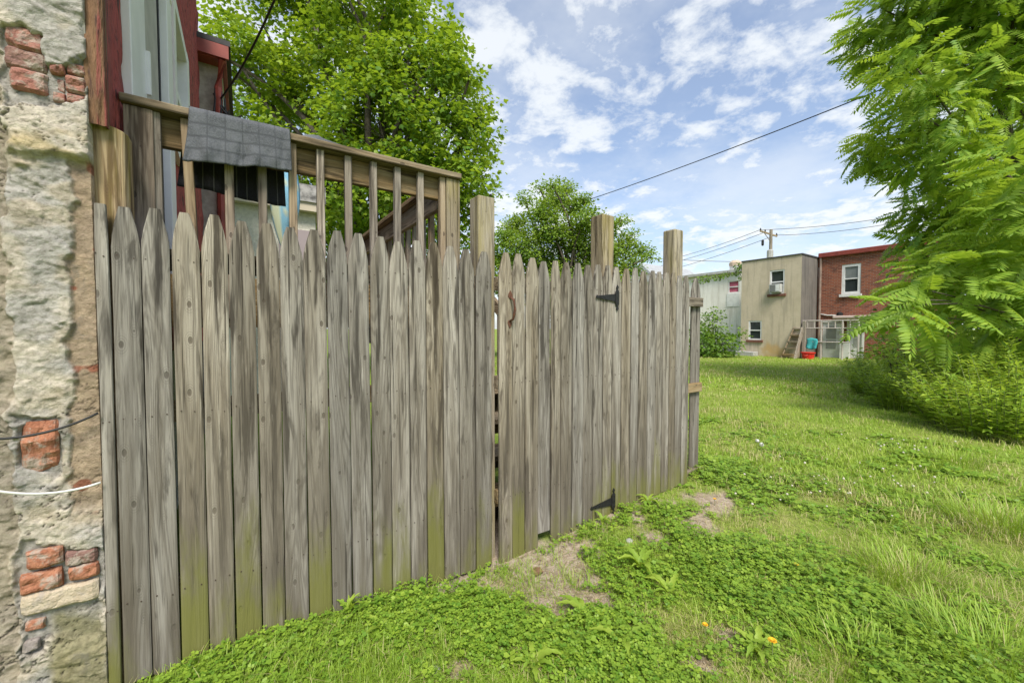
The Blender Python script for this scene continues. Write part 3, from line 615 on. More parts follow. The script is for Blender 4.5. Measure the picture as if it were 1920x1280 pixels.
# ------------------------------------------------------------------ towels on the railing
def fabric(name, c, c2, scale, stripes=None):
    m, nt, b = material(name); t = NT(nt)
    n = t.noise(t.coord((1, 1, 1), False), 170, 4, 0.7); n2 = t.noise(t.coord((1, 1, 1), False), 9, 4, 0.6); cc = t.mix(t.rng(n, 0.3, 0.7), c, c2); cc = t.mix(t.rng(n2, 0.35, 0.7, 0, 0.35), cc, tuple(x*1.5 for x in c2))
    a = t.attr('line'); cc = t.mix(a, cc, stripes)
    t.L.new(cc, b.inputs['Base Color']); b.inputs['Roughness'].default_value = 1.0; b.inputs['Specular IOR Level'].default_value = 0.1
    t.bump(t.math('SUBTRACT', n, t.math('MULTIPLY', a, 0.3 if scale else -0.5)), 0.9, 0.004, b); return m
M['towel'] = fabric('grey terry towel', (0.068, 0.073, 0.083), (0.120, 0.127, 0.139), 1, (0.072, 0.077, 0.086))
M['towel2'] = fabric('dark striped towel', (0.022, 0.022, 0.026), (0.036, 0.036, 0.041), 0, (0.16, 0.16, 0.165))
towel = empty('bath_towel', (0, BY, RZ), 'grey checked towel with dark striped back folded over the deck railing', 'towel')
def drape(name, mat, x0, x1, path, skewz, nx, lines, sd):
    """path: list of (y, z) from one hem to the other; skewz(x 0..1) extra hem length"""
    V = []; ln = []; npth = len(path)
    for q in range(nx+1):
        f = q/nx; x = x0+(x1-x0)*f
        for r_, (y, z) in enumerate(path):
            g_ = r_/(npth-1); w = 0.040*(float(fbm(f*6, g_*1.3, o=3, seed=sd))-0.35)*2*g_**1.3; V.append((x+0.012*g_*(f-0.5)-0.02*g_*g_*(f < 0.08), y-abs(w), z-skewz(f)*g_-(0.016*float(fbm(f*4, 3.3, o=3, seed=sd+9))-0.008)*g_)); ln.append(lines(f, g_))
    F = [(q*npth+r_, (q+1)*npth+r_, (q+1)*npth+r_+1, q*npth+r_+1) for q in range(nx) for r_ in range(npth-1)]
    o = link(name, new_mesh(name, V, F, {'line': ('FLOAT', ln)}, True), mat, towel, (0, 0, 0)); s = o.modifiers.new('thick', 'SOLIDIFY'); s.thickness = 0.007; s.offset = 0; return o
tx0, tx1 = at(355, 212, Y=BY-0.04).x, at(543, 245, Y=BY-0.04).x
zb0, zb1 = at(368, 308, Y=BY-0.045).z, at(540, 320, Y=BY-0.045).z
path = [(BY+0.11, RZ+0.004), (BY+0.06, RZ+0.007), (BY+0.0, RZ+0.007), (BY-0.03, RZ+0.004), (BY-0.042, RZ-0.012)]+[(BY-0.045, RZ-0.012-(RZ-0.012-zb0)*q/24) for q in range(1, 25)]
def near(v, p, w): return 1.0 if abs((v/p) % 1-0.5) > 0.5-w/p else 0.0
drape('front_flap', M['towel'], tx0, tx1, path, lambda f: (zb0-zb1)*f, 90, lambda f, g_: max(near(f, 1/6.0, 0.0045), near(g_-0.13, 0.22, 0.008)) if g_ > 0.1 else 0.0, 401)
bx0, bx1 = at(345, 330, Y=BY+0.13).x, at(532, 360, Y=BY+0.13).x; zc0, zc1 = at(350, 352, Y=BY+0.13).z, at(525, 388, Y=BY+0.13).z
path2 = [(BY+0.112, RZ+0.002), (BY+0.125, RZ-0.01)]+[(BY+0.13, RZ-0.01-(RZ-0.01-zc0)*q/14) for q in range(1, 15)]
drape('back_flap', M['towel2'], bx0, bx1, path2, lambda f: (zc0-zc1)*f, 110, lambda f, g_: near(f+0.03, 1/9.5, 0.004), 411)
# crumpled cloth lying on the rail
V = []; nxc, nyc = 34, 12
ca, cb = at(556, 250, Y=BY+0.05).x, at(652, 272, Y=BY+0.05).x
for q in range(nxc+1):
    for r_ in range(nyc+1):
        f, g_ = q/nxc, r_/nyc; e = math.sin(math.pi*f)**0.6*math.sin(math.pi*g_)**0.5
        hh = e*(0.012+0.05*float(fbm(f*5, g_*3, o=3, seed=421))*(1.25-f)); V.append((ca+(cb-ca)*f, BY-0.01+g_*0.13, RZ+0.002+hh))
F = [(q*(nyc+1)+r_, (q+1)*(nyc+1)+r_, (q+1)*(nyc+1)+r_+1, q*(nyc+1)+r_+1) for q in range(nxc) for r_ in range(nyc)]
me = new_mesh('crumpled_cloth', V, F, {'line': ('FLOAT', [0.0]*len(V))}, True); o = link('crumpled_cloth', me, M['towel']); tag(o, 'small crumpled grey cloth lying on top of the deck rail', 'cloth')

# folded pale-blue parasol on the deck
mb = MB(); c = at(533, 400, Y=3.0); prof = []
zt = at(545, 318, Y=3.0).z; zb = at(540, 468, Y=3.0).z; V = []; F = []; nz2, na2 = 14, 20
for q in range(nz2+1):
    f = q/nz2; r0 = 0.074*(math.sin(math.pi*min(1, 0.27+0.70*f))**0.8)+0.004
    for k in range(na2):
        a_ = 2*math.pi*k/na2; r1 = r0*(1+0.22*math.cos(a_*5+f*1.2)); V.append((r1*math.cos(a_), r1*math.sin(a_), (zt-zb)*(1-f)))
F = [(q*na2+k, (q+1)*na2+k, (q+1)*na2+(k+1) % na2, q*na2+(k+1) % na2) for q in range(nz2) for k in range(na2)]
ln = [1.0 if (k in (12, 13)) or q in (3, 8) and k % 2 else 0.0 for q in range(nz2+1) for k in range(na2)]
M['bluecloth'] = fabric('blue cloth', (0.20, 0.42, 0.56), (0.25, 0.48, 0.62), 0, (0.55, 0.60, 0.42))
par = empty('folded_parasol', (c.x, c.y, 1.40), 'pale blue folded parasol with yellow stripe standing behind the deck railing', 'parasol')
link('canopy', new_mesh('canopy', V, F, {'line': ('FLOAT', ln)}, True), M['bluecloth'], par, (c.x, c.y, zb)); MB().tube([(c.x, c.y, 1.40), (c.x, c.y, zt+0.03)], 0.012, 8).build('pole', M['deckwood'], par)

# ------------------------------------------------------------------ neighbouring house and low shed behind the deck
M['nstucco'] = plain('grey neighbour stucco', (0.40, 0.36, 0.30), 0.95, 0, 0.35, 7, 0.02)
M['siding'] = plain('pale green siding', (0.42, 0.47, 0.44), 0.6, 0, 0.1, 3)
nh = empty('neighbour_house', (-0.9, 6.8, -0.2), 'grey stucco house with red eave standing behind the red wooden wall', 'house')
NY = 6.6; nc = at(413, 150, Y=NY).x; ez = at(405, 125, Y=NY).z
MB().box((-4.5, NY, -0.3), (nc, NY+0.25, ez)).build('wall', M['nstucco'], nh)
for q in range(22):
    z0 = 0.3+q*(ez-0.1)/22; MB().prism([(NY+0.252, z0), (NY+3.4, z0), (NY+3.4, z0+(ez-0.1)/22), (NY+0.252, z0+(ez-0.1)/22)], 'x', nc-0.03, nc+0.012+0.01*(q % 2)).build('siding_board', M['siding'], nh)
MB().box((-4.5, NY-0.20, ez), (nc+0.03, NY+3.6, ez+0.04)).build('soffit', M['redtrim'], nh)
MB().box((-4.5, NY-0.24, ez+0.01), (nc+0.10, NY-0.205, ez+0.17)).box((nc+0.035, NY-0.204, ez+0.01), (nc+0.07, NY+3.6, ez+0.15)).build('fascia', M['redtrim'], nh)
MB().box((-4.5, NY-0.24, ez+0.175), (nc+0.12, NY+3.6, ez+0.24)).build('roof', M['tar'], nh)
MB().tube([(nc+0.03, NY-0.2, ez), (nc-0.02, NY-0.06, ez-0.3), (nc-0.02, NY-0.06, 0.0)], 0.045, 8).build('downspout', M['redtrim'], nh)
for q in range(7):
    p0 = at(414, 182, Y=NY-0.08); p1 = at(400+q*8+random.uniform(-6, 6), 225+random.uniform(-20, 25), Y=NY-0.12)
    MB().tube(sag(p0+Vector((random.uniform(-.15, .1), 0, random.uniform(-.2, .1))), p1, 0.08, 8), 0.011, 5).build('loose_wire', M['cable'], nh)
cable('service_cable', sag(at(532, -40, D=4.0), at(414, 185, Y=NY-0.08), 0.10, 20), 0.012, M['cable'], 'thick black cable rising from the neighbour house past the maple')
shed = empty('low_shed', (1.0, 9, -0.2), 'low white rough-walled shed with dark peeling roof edge behind the deck', 'shed')
SH = 9.0; sx0, sx1 = at(415, 430, Y=SH).x, at(592, 440, Y=SH).x; sz = at(520, 392, Y=SH).z
M['shedwall'] = plain('rough white render', (0.60, 0.58, 0.50), 0.95, 0, 0.2, 16, 0.03)
MB().box((sx0, SH, -0.3), (sx1, SH+3, sz)).build('wall', M['shedwall'], shed)
MB().box((sx0-0.1, SH-0.20, sz+0.002), (sx1+0.12, SH+3.1, sz+0.20)).build('fascia', plain('cream fascia', (0.50, 0.44, 0.34), 0.7, 0, 0.1, 4), shed)
MB().box((at(462, 380, Y=SH-0.2).x, SH-0.24, sz+0.17), (sx1+0.16, SH+3.1, sz+0.50)).build('roof_edge', plain('peeling dark roof edge', (0.075, 0.072, 0.07), 0.9, 0, 0, 5, 0.01, (0.38, 0.37, 0.36)), shed)
MB().box((sx0+0.9, SH-0.02, 0.0), (sx0+1.5, SH-0.003, sz-0.35)).build('door', plain('mauve door', (0.30, 0.25, 0.26), 0.7), shed)

# ------------------------------------------------------------------ far row of houses
def wall_x(name, Xp, y0, y1, z0, z1, holes, mat, parent, th=0.25):
    """wall facing -X with real openings; holes = (ya, yb, za, zb)"""
    Yc = sorted({y0, y1, *[h[0] for h in holes], *[h[1] for h in holes]}); Zc = sorted({z0, z1, *[h[2] for h in holes], *[h[3] for h in holes]}); mb = MB()
    for a_, b_ in zip(Yc, Yc[1:]):
        for c_, e_ in zip(Zc, Zc[1:]):
            ym, zm = (a_+b_)/2, (c_+e_)/2
            if any(h[0] < ym < h[1] and h[2] < zm < h[3] for h in holes): continue
            mb.add([(Xp, a_, c_), (Xp, b_, c_), (Xp, b_, e_), (Xp, a_, e_)], [(0, 3, 2, 1)])
    for a_, b_, c_, e_ in holes:
        x2 = Xp+th; mb.add([(Xp, a_, c_), (Xp, b_, c_), (Xp, b_, e_), (Xp, a_, e_), (x2, a_, c_), (x2, b_, c_), (x2, b_, e_), (x2, a_, e_)], [(0, 1, 5, 4), (1, 2, 6, 5), (2, 3, 7, 6), (3, 0, 4, 7)])
    return mb.build(name, mat, parent, org=(Xp, y0, z0))
def hole(u0, v0, u1, v1, Xp):
    a = at(u0, (v0+v1)/2, X=Xp); c = at(u1, (v0+v1)/2, X=Xp); um = (u0+u1)/2; return (min(a.y, c.y), max(a.y, c.y), at(um, v1, X=Xp).z, at(um, v0, X=Xp).z)
def window(parent, h, Xp, fr=0.07, mid=0.5, blind=None, glass='glass', sill='sillbrick', sash=True):
    a_, b_, c_, e_ = h; x = Xp+0.06; w = MB().box((x+0.03, a_, c_), (x+0.04, b_, e_)).build('window', M[glass], parent)
    MB().box((x-0.04, a_, c_), (x+0.03, a_+fr, e_)).box((x-0.04, b_-fr, c_), (x+0.03, b_, e_)).box((x-0.04, a_+fr, e_-fr), (x+0.03, b_-fr, e_)).box((x-0.04, a_+fr, c_), (x+0.03, b_-fr, c_+fr)).build('frame', M['white'], w)
    if sash: zm = c_+(e_-c_)*mid; MB().box((x-0.025, a_+fr, zm-0.03), (x+0.028, b_-fr, zm+0.03)).build('sash', M['white'], w)
    if blind: MB().box((x+0.012, a_+fr, c_+(e_-c_)*blind), (x+0.02, b_-fr, e_-fr)).build('blind', M['screen'], w)
    if sill: MB().box((Xp-0.07, a_-0.08, c_-0.13), (Xp+0.05, b_+0.08, c_-0.004)).build('sill', M[sill], w)
    return w
M['sillbrick'] = plain('brick sill', (0.20, 0.085, 0.06), 0.9, 0, 0.4, 30)
def stain_mat(name, c, c2, low, streak):
    m, nt, b = material(name); t = NT(nt); co = t.coord((1, 1, 1), False); sx = t.n('ShaderNodeSeparateXYZ'); t.L.new(co, sx.inputs[0])
    n = t.noise(co, 1.1, 6, 0.6); n2 = t.noise(t.coord((5, 5, 0.5), False), 1, 5, 0.6); cc = t.mix(t.rng(n, 0.35, 0.7), c, c2); cc = t.mix(t.rng(n2, 0.47, 0.68, 0, 0.75), cc, streak)
    z = t.math('ADD', t.rng(sx.outputs[2], 2.0, 0.1, 0, 1, False), t.math('MULTIPLY', t.math('SUBTRACT', n, 0.5), 2.4)); cc = t.mix(t.rng(z, 0.62, 1.15, 0, 0.8), cc, low)
    n3 = t.noise(co, 9, 6, 0.7); cc = t.mix(t.rng(n3, 0.5, 0.75, 0, 0.35), cc, streak)
    t.L.new(cc, b.inputs['Base Color']); b.inputs['Roughness'].default_value = 0.95; t.bump(n3, 0.5, 0.02, b); return m
M['beige'] = stain_mat('stained beige render', (0.53, 0.455, 0.345), (0.45, 0.385, 0.285), (0.48, 0.31, 0.12), (0.34, 0.295, 0.23))
M['beige_side_shade'] = stain_mat('shade-darkened streaked side render', (0.17, 0.152, 0.135), (0.125, 0.113, 0.102), (0.15, 0.13, 0.10), (0.08, 0.073, 0.068))  # streaked render, its colour darkened to carry the shade of the side face
M['whitewash'] = stain_mat('peeling whitewash', (0.76, 0.74, 0.71), (0.68, 0.66, 0.62), (0.60, 0.55, 0.46), (0.52, 0.49, 0.45))
m, nt, b = material('old red brick'); t = NT(nt); co = t.coord((1, 1, 1), False); sp_ = t.n('ShaderNodeSeparateXYZ'); t.L.new(co, sp_.inputs[0])
cb_ = t.n('ShaderNodeCombineXYZ'); t.L.new(sp_.outputs[1], cb_.inputs[0]); t.L.new(sp_.outputs[2], cb_.inputs[1])
bt = t.n('ShaderNodeTexBrick'); t.L.new(cb_.outputs[0], bt.inputs['Vector']); bt.inputs['Scale'].default_value = 1.0; bt.inputs['Brick Width'].default_value = 0.215; bt.inputs['Row Height'].default_value = 0.075; bt.inputs['Mortar Size'].default_value = 0.009
bt.inputs['Color1'].default_value = (0.30, 0.092, 0.045, 1); bt.inputs['Color2'].default_value = (0.15, 0.045, 0.028, 1); bt.inputs['Mortar'].default_value = (0.26, 0.18, 0.14, 1)
n = t.noise(co, 2.2, 6, 0.65); n2 = t.noise(co, 7, 5, 0.7); cc = t.mix(t.rng(n, 0.52, 0.74, 0, 0.7), bt.outputs['Color'], (0.055, 0.03, 0.026)); cc = t.mix(t.rng(n2, 0.62, 0.74, 0, 0.5), cc, (0.34, 0.27, 0.22))
t.L.new(cc, b.inputs['Base Color']); b.inputs['Roughness'].default_value = 0.95; t.bump(bt.outputs['Fac'], 0.5, -0.01, b); M['brick'] = m
M['palepane'] = plain('storm door glass', (0.34, 0.35, 0.34), 0.15, 0, 0.2, 4)
BX = 23.0
by0, by1 = at(1502, 560, X=BX).y, at(1390, 560, X=BX).y; bz = at(1450, 484, X=BX).z; GZ = -0.35
beige = empty('beige_house', (BX, by1, GZ), 'stained beige rendered house with two small white windows across the lawn', 'house')
hu = hole(1443, 506, 1471, 551, BX); hl = hole(1403, 601, 1428, 637, BX)
wall_x('wall', BX, by0, by1, GZ, bz, [hu, hl], M['beige'], beige)
rr_ = at(1532, 560, Y=by0); XB = rr_.x
MB().box((BX+0.01, by0-0.003, GZ), (XB+3, by0+0.2, bz-0.004)).build('side_wall', M['beige_side_shade'], beige)
MB().box((BX+0.3, by0+0.2, GZ), (XB+3, by1-0.01, bz-0.12)).build('roof', M['tar'], beige)
MB().box((BX-0.04, by0-0.04, bz), (BX+0.3, by1+0.02, bz+0.06)).box((BX+0.3, by0-0.04, bz), (XB+1, by0+0.2, bz+0.06)).build('coping', M['tar'], beige)
window(beige, hu, BX); window(beige, hl, BX)
ac = empty('air_conditioner', (BX-0.1, (hu[0]+hu[1])/2, hu[2]+0.1), 'grey window air conditioner sticking out of the upper beige house window', 'air conditioner')
a_, b_, c_, e_ = hu
MB().box((BX-0.28, a_+0.10, c_+0.075), (BX+0.06, b_-0.10, c_+0.50)).build('casing', plain('ac casing', (0.48, 0.49, 0.48), 0.5, 0, 0.15, 4), ac, bevel=0.01)
MB().box((BX-0.292, a_+0.32, c_+0.11), (BX-0.282, b_-0.14, c_+0.46)).build('grille', plain('ac grille', (0.16, 0.165, 0.165), 0.5), ac)
MB().box((BX-0.295, a_+0.14, c_+0.13), (BX-0.282, a_+0.29, c_+0.44)).build('control_panel', M['white'], ac)
o = MB().box((BX-0.55, by1-0.95, GZ), (BX-0.02, by1+0.05, at(1400, 659, X=BX-0.5).z)).build('concrete_block', M['concrete'], None, bevel=0.03); tag(o, 'low grey concrete block at the foot of the beige house', 'block')
# brick house, set back
kz = at(1600, 476, X=XB).z; ky0 = at(1800, 560, X=XB).y
brickh = empty('brick_house', (XB, by0, GZ), 'red brick house with white sash window and rust-red cornice across the lawn', 'house')
h1 = hole(1578, 495, 1614, 551, XB); hd1 = hole(1541, 604, 1574, 674, XB); hd2 = hole(1592, 600, 1616, 672, XB)
wall_x('wall', XB, ky0, by0-0.004, GZ, kz, [h1, hd1, hd2], M['brick'], brickh)
MB().box((XB-0.16, ky0, kz-0.02), (XB+0.2, by0-0.05, kz+0.22)).build('cornice', M['redtrim'], brickh, bevel=0.03); MB().box((XB+0.25, ky0, kz-0.3), (XB+6, by0-0.05, kz-0.1)).build('roof', M['tar'], brickh)
window(brickh, h1, XB, 0.12, 0.52, 0.55, sill=None); MB().box((XB-0.10, h1[0]-0.06, h1[2]-0.13), (XB+0.05, h1[1]+0.06, h1[2]-0.003)).build('sill', M['white'], brickh)
for q, hd in enumerate((hd1, hd2)):
    a_, b_, c_, e_ = hd; x = XB+0.05; dr = MB().box((x, a_, c_), (x+0.05, b_, e_)).build('door', M['white'], brickh)
    MB().box((x-0.012, a_+0.16, c_+0.55), (x-0.002, b_-0.16, c_+1.0)).build('pane', M['palepane'], dr); MB().box((x-0.012, a_+0.16, c_+1.06), (x-0.002, b_-0.16, e_-0.2)).build('pane', M['palepane'], dr)
    MB().box((XB-0.03, a_-0.09, c_), (XB+0.02, a_-0.003, e_)).box((XB-0.03, b_+0.003, c_), (XB+0.02, b_+0.09, e_)).box((XB-0.03, a_-0.09, e_+0.003), (XB+0.02, b_+0.09, e_+0.12)).build('door_frame', M['white'], dr)
yv = at(1530.5, 560, X=XB).y
MB().tube([(XB-0.07, by0-0.14, kz), (XB-0.07, by0-0.14, GZ)], 0.055, 8).build('downspout', plain('rusty downspout', (0.30, 0.22, 0.18), 0.7, 0, 0.4, 3), brickh)
MB().tube([(XB-0.04, at(1537, 500, X=XB).y, kz-0.5), (XB-0.04, at(1537, 580, X=XB).y, at(1537, 588, X=XB).z), (XB-0.04, at(1552, 590, X=XB).y, at(1552, 591, X=XB).z), (XB-0.04, at(1575, 590, X=XB).y, at(1575, 591, X=XB).z)], 0.03, 6).build('conduit', M['white'], brickh)
mt = at(1576, 590, X=XB); MB().lathe((XB-0.12, mt.y, mt.z-0.10), [(0.02, 0), (0.13, 0.03), (0.13, 0.18), (0.05, 0.24)], 10).build('lamp', M['iron'], brickh)
mt = at(1577, 613, X=XB); MB().box((XB-0.16, mt.y-0.13, mt.z-0.2), (XB-0.01, mt.y+0.13, mt.z+0.18)).build('meter_box', M['white'], brickh)
mt = at(1605, 597, X=XB); MB().box((XB-0.7, mt.y-0.75, mt.z-0.02), (XB-0.01, mt.y+0.75, mt.z+0.14)).build('door_awning', plain('faded awning', (0.50, 0.40, 0.36), 0.8), brickh, bevel=0.05)
cp = at(1518, 470, D=26.5); mb = MB(); q0_ = kz-0.2
mb.lathe((cp.x, cp.y, bz-0.1), [(0.34, 0), (0.36, 0.35), (0.52, 0.52), (0.55, 0.75), (0.30, 0.86)], 12).build('chimney', M['concrete'], brickh); MB().lathe((cp.x, cp.y, bz+0.74), [(0.17, 0), (0.18, 0.3), (0.15, 0.34)], 10).build('chimney_pot', plain('clay pot', (0.45, 0.27, 0.17), 0.8), brickh)
# white house beyond the beige one
WX = 25.5; wy0, wy1 = at(1392, 560, X=WX).y, at(1160, 560, X=WX).y; wz = at(1350, 514, X=WX).z
wh = empty('white_house', (WX, wy0, GZ), 'peeling whitewashed house with pink-curtained window left of the beige house', 'house')
hp = hole(1365, 526, 1386, 549, WX); wall_x('wall', WX, wy0, wy1, GZ, wz, [hp], M['whitewash'], wh)
M['pink'] = plain('pink curtain', (0.52, 0.13, 0.20), 0.9, 0, 0.3, 6); window(wh, hp, WX, 0.06, 0.5, None, 'pink', None)
MB().box((WX-0.03, hp[0]-0.05, hp[2]-0.85), (WX+0.01, hp[1]+0.05, hp[2]-0.03)).build('window_panel', M['white'], wh)
MB().box((WX-0.25, wy0, wz), (WX+7, wy1, wz+0.16)).build('roof', plain('pale roof', (0.42, 0.42, 0.41), 0.8, 0, 0.2, 4), wh)
cp = at(1375, 500, X=WX+1.2); MB().box((cp.x, cp.y-0.22, wz), (cp.x+0.5, cp.y+0.25, wz+0.62)).build('chimney', M['whitewash'], wh); MB().lathe((cp.x+0.25, cp.y, wz+0.62), [(0.36, 0), (0.38, 0.2), (0.22, 0.36)], 10).build('chimney_pot', plain('tan pot', (0.48, 0.38, 0.28), 0.9), wh)
# long pale roofs further left, showing over the fence
gr_ = empty('row_house', (34, 26, GZ), 'pale grey roofed row house showing just above the right fence pickets', 'house')
ra, rb = at(1190, 520, D=32), at(1300, 520, D=34)
MB().box((ra.x, rb.y, GZ), (ra.x+6, ra.y, at(1240, 520, D=33).z)).build('wall', M['whitewash'], gr_)
zr0 = at(1240, 520, D=33).z; MB().prism([(rb.y-0.3, zr0), (ra.y+0.3, zr0), ((ra.y+rb.y)/2, zr0+0.9)], 'x', ra.x-0.3, ra.x+6.3).build('roof', plain('grey shingle roof', (0.36, 0.38, 0.40), 0.8, 0, 0.2, 3), gr_)
# porch frame, steps, cloth, bin
porch = empty('porch_railing', (XB-1.6, by0-1.5, GZ), 'thin pipe porch railing in front of the brick house doors', 'railing')
PX = XB-1.7; zt1, zt2 = at(1540, 601, X=PX).z, at(1540, 615, X=PX).z; py = [at(u, 610, X=PX).y for u in (1501, 1514, 1527, 1540, 1553, 1566, 1580, 1594, 1610)]
m_pipe = plain('worn pipe', (0.46, 0.42, 0.39), 0.6, 0, 0.2, 3)
MB().tube([(PX, py[0], zt1), (PX, py[-1], zt1)], 0.035, 6).build('rail', m_pipe, porch); MB().tube([(PX, py[0], zt2), (PX, py[-1], zt2)], 0.03, 6).build('rail', m_pipe, porch)
for q, y in enumerate(py):
    full = q in (0, 3, 6, 8); MB().tube([(PX, y, zt1), (PX, y, GZ if full else zt2)], 0.04 if full else 0.025, 6).build('post' if full else 'baluster', m_pipe, porch)
pa_, pb_ = at(1575, 641, X=XB-0.2), at(1592, 672, X=XB-0.2)
MB().box((XB-0.22, pb_.y, GZ), (XB-0.16, pa_.y, pa_.z)).build('white_panel', M['white'], porch)
zk = at(1550, 641, X=PX).z; MB().tube([(PX-0.05, py[0], zk), (PX-0.05, py[7], zk)], 0.03, 6).build('rail', m_pipe, porch)
stp = empty('wooden_steps', (PX-0.6, py[0], GZ), 'steep open wooden steps leaning against the beige house corner', 'steps')
sy0, sy1 = at(1500, 640, X=PX-0.4).y, at(1486, 640, X=PX-0.4).y; zt3 = at(1490, 615, X=PX-0.4).z
for q in range(6):
    f = q/5; z = zt3-(zt3-GZ)*0.94*f; MB().box((PX-0.35-0.9*f, sy0, z-0.06), (PX-0.05-0.9*f, sy1+0.25*f, z)).build('tread', M['deckboardY'], stp)
for y, dy in ((sy0-0.03, 0), (sy1+0.03, 0.25)): MB().bar((PX-0.2, y, zt3), (PX-1.1, y+dy, GZ), 0.06, 0.22, (0.7, 0, 0.7)).build('stringer', M['deckwood'], stp)
MB().box((PX-0.28, sy0-0.16, GZ), (PX-0.16, sy0-0.05, zt1)).build('post', M['deckwood'], stp)
V = []; ca, cb = at(1513, 633, X=PX-0.06), at(1532, 656, X=PX-0.06)
for q in range(11):
    for r_ in range(9):
        f, g_ = q/10, r_/8; V.append((PX-0.07-0.05*math.sin(f*9)*g_, ca.y+(cb.y-ca.y)*(f+0.06*math.sin(g_*5)), ca.z+(cb.z-ca.z)*g_*(1-0.22*abs(f-0.5)*2)-0.10*abs(f-0.45)))
F = [(q*9+r_, (q+1)*9+r_, (q+1)*9+r_+1, q*9+r_+1) for q in range(10) for r_ in range(8)]
o = link('hanging_cloth', new_mesh('hanging_cloth', V, F, None, True), plain('turquoise cloth', (0.05, 0.42, 0.46), 0.9, 0, 0.3, 5)); s = o.modifiers.new('thick', 'SOLIDIFY'); s.thickness = 0.02; tag(o, 'turquoise cloth hanging from the far porch rail', 'cloth')
bc = at(1515, 676, X=PX-0.5); bzt = at(1515, 660, X=PX-0.5).z
bin_ = empty('red_bin', (PX-0.5, bc.y, GZ), 'bright red plastic tub standing below the turquoise cloth', 'tub')
MB().lathe((PX-0.5, bc.y, GZ), [(0.22, 0), (0.26, bzt-GZ-0.06), (0.30, bzt-GZ-0.05), (0.30, bzt-GZ)], 12).build('tub_body', plain('red plastic', (0.55, 0.02, 0.015), 0.4), bin_)
MB().tube([(PX-0.79, bc.y-0.1, bzt-0.12), (PX-0.86, bc.y, bzt-0.16), (PX-0.79, bc.y+0.1, bzt-0.12)], 0.02, 6).build('tub_handle', plain('red plastic grip', (0.50, 0.02, 0.015), 0.4), bin_)
# utility pole and lines
pb = at(1443, 560, D=40); pt = at(1443, 431, D=40); pole = empty('utility_pole', (pb.x, pb.y, GZ), 'wooden utility pole with crossarm behind the beige house', 'utility pole')
MB().tube([(pb.x, pb.y, GZ), (pb.x, pb.y, pt.z)], [0.20, 0.14], 10).build('pole', M['deckwood'], pole)
c0, c1 = at(1425, 433, D=40), at(1457, 443, D=40); MB().bar(c0, c1, 0.12, 0.14).build('crossarm', M['deckwood'], pole)
MB().bar(c0.lerp(c1, 0.22), Vector((pb.x, pb.y, pt.z-1.2)), 0.05, 0.05).build('brace', M['deckwood'], pole)
for f in (0.03, 0.3, 0.97): p = c0.lerp(c1, f); MB().lathe(p+Vector((0, 0, 0.06)), [(0.05, 0), (0.08, 0.08), (0.05, 0.2), (0.02, 0.25)], 8).build('insulator', M['iron'], pole)
p = at(1430, 455, D=39.8); MB().lathe((p.x, p.y, p.z-0.3), [(0.08, 0), (0.12, 0.1), (0.12, 0.5), (0.05, 0.6)], 8).build('cutout', M['iron'], pole)
p = at(1444, 470, D=39.7); MB().lathe((p.x, p.y, p.z-0.9), [(0.28, 0), (0.28, 0.9), (0.2, 1.0)], 10).build('transformer', M['concrete'], pole)
for q, (a_, b_, lab) in enumerate([((1425, 431), (1232, 492), 'uppermost thin power line running left from the pole crossarm'), ((1430, 437), (1220, 503), 'middle thin power line running left from the pole'), ((1456, 440), (1228, 513), 'lowest thin power line running left from the pole'), ((1425, 431), (1700, 402), 'upper thin power line running right from the pole'), ((1456, 441), (1700, 414), 'lower thin power line running right from the pole'), ((1600, 489), (1215, 484), 'thin level line crossing low above the white house')]):
    o = MB().tube(sag(at(*a_, D=40), at(*b_, D=40-6*(q in (3, 4))+10*(q < 3)), 0.25, 12), 0.026, 5).build('power_line', M['wire'], None); tag(o, lab, 'power line', 'power lines at the pole')
o = MB().tube(sag(at(905, 432, D=26), at(2050, 5, D=8.0), 0.42, 40), 0.015, 6).build('service_cable', M['cable'], None, smooth=True); tag(o, 'thick black overhead cable sweeping across the sky into the right tree', 'cable')

# ------------------------------------------------------------------ leaves
def soup(name, P, D, N, S, tmpl, tris, mat, parent, rnd):
    """P points, D tip directions, N normals, S sizes; tmpl (k,3) = across, along, up"""
    D = D/np.linalg.norm(D, axis=1, keepdims=True); N = N-D*(N*D).sum(1, keepdims=True); N = N/(np.linalg.norm(N, axis=1, keepdims=True)+1e-9); A = np.cross(D, N)
    tmpl = np.array(tmpl, float); k = len(tmpl); S = np.asarray(S)[:, None, None]
    V = P[:, None, :]+S*(tmpl[None, :, 0:1]*A[:, None, :]+tmpl[None, :, 1:2]*D[:, None, :]+tmpl[None, :, 2:3]*N[:, None, :])
    F = (np.array(tris)[None]+(np.arange(len(P))*k)[:, None, None]).reshape(-1, 3); org = np.array(parent.location) if parent is not None else np.zeros(3)
    me = new_mesh(name, V.reshape(-1, 3)-org, F, {'rnd': ('FLOAT', np.repeat(rnd, k))}); return link(name, me, mat, parent, tuple(org))
MAPLE = ([(0, 0, 0), (0.30, 0.10, 0.03), (0.55, 0.42, -0.06), (0.26, 0.52, 0.03), (0.0, 1.0, -0.08), (-0.26, 0.52, 0.03), (-0.55, 0.42, -0.06), (-0.30, 0.10, 0.03)], [(0, 1, 3), (1, 2, 3), (0, 3, 5), (3, 4, 5), (0, 5, 7), (5, 6, 7)])
LANCE = ([(0, 0, 0), (0.16, 0.35, 0.04), (0, 1.0, -0.10), (-0.16, 0.35, 0.04), (0, 0.5, -0.02)], [(0, 1, 4), (1, 2, 4), (4, 2, 3), (0, 4, 3)])
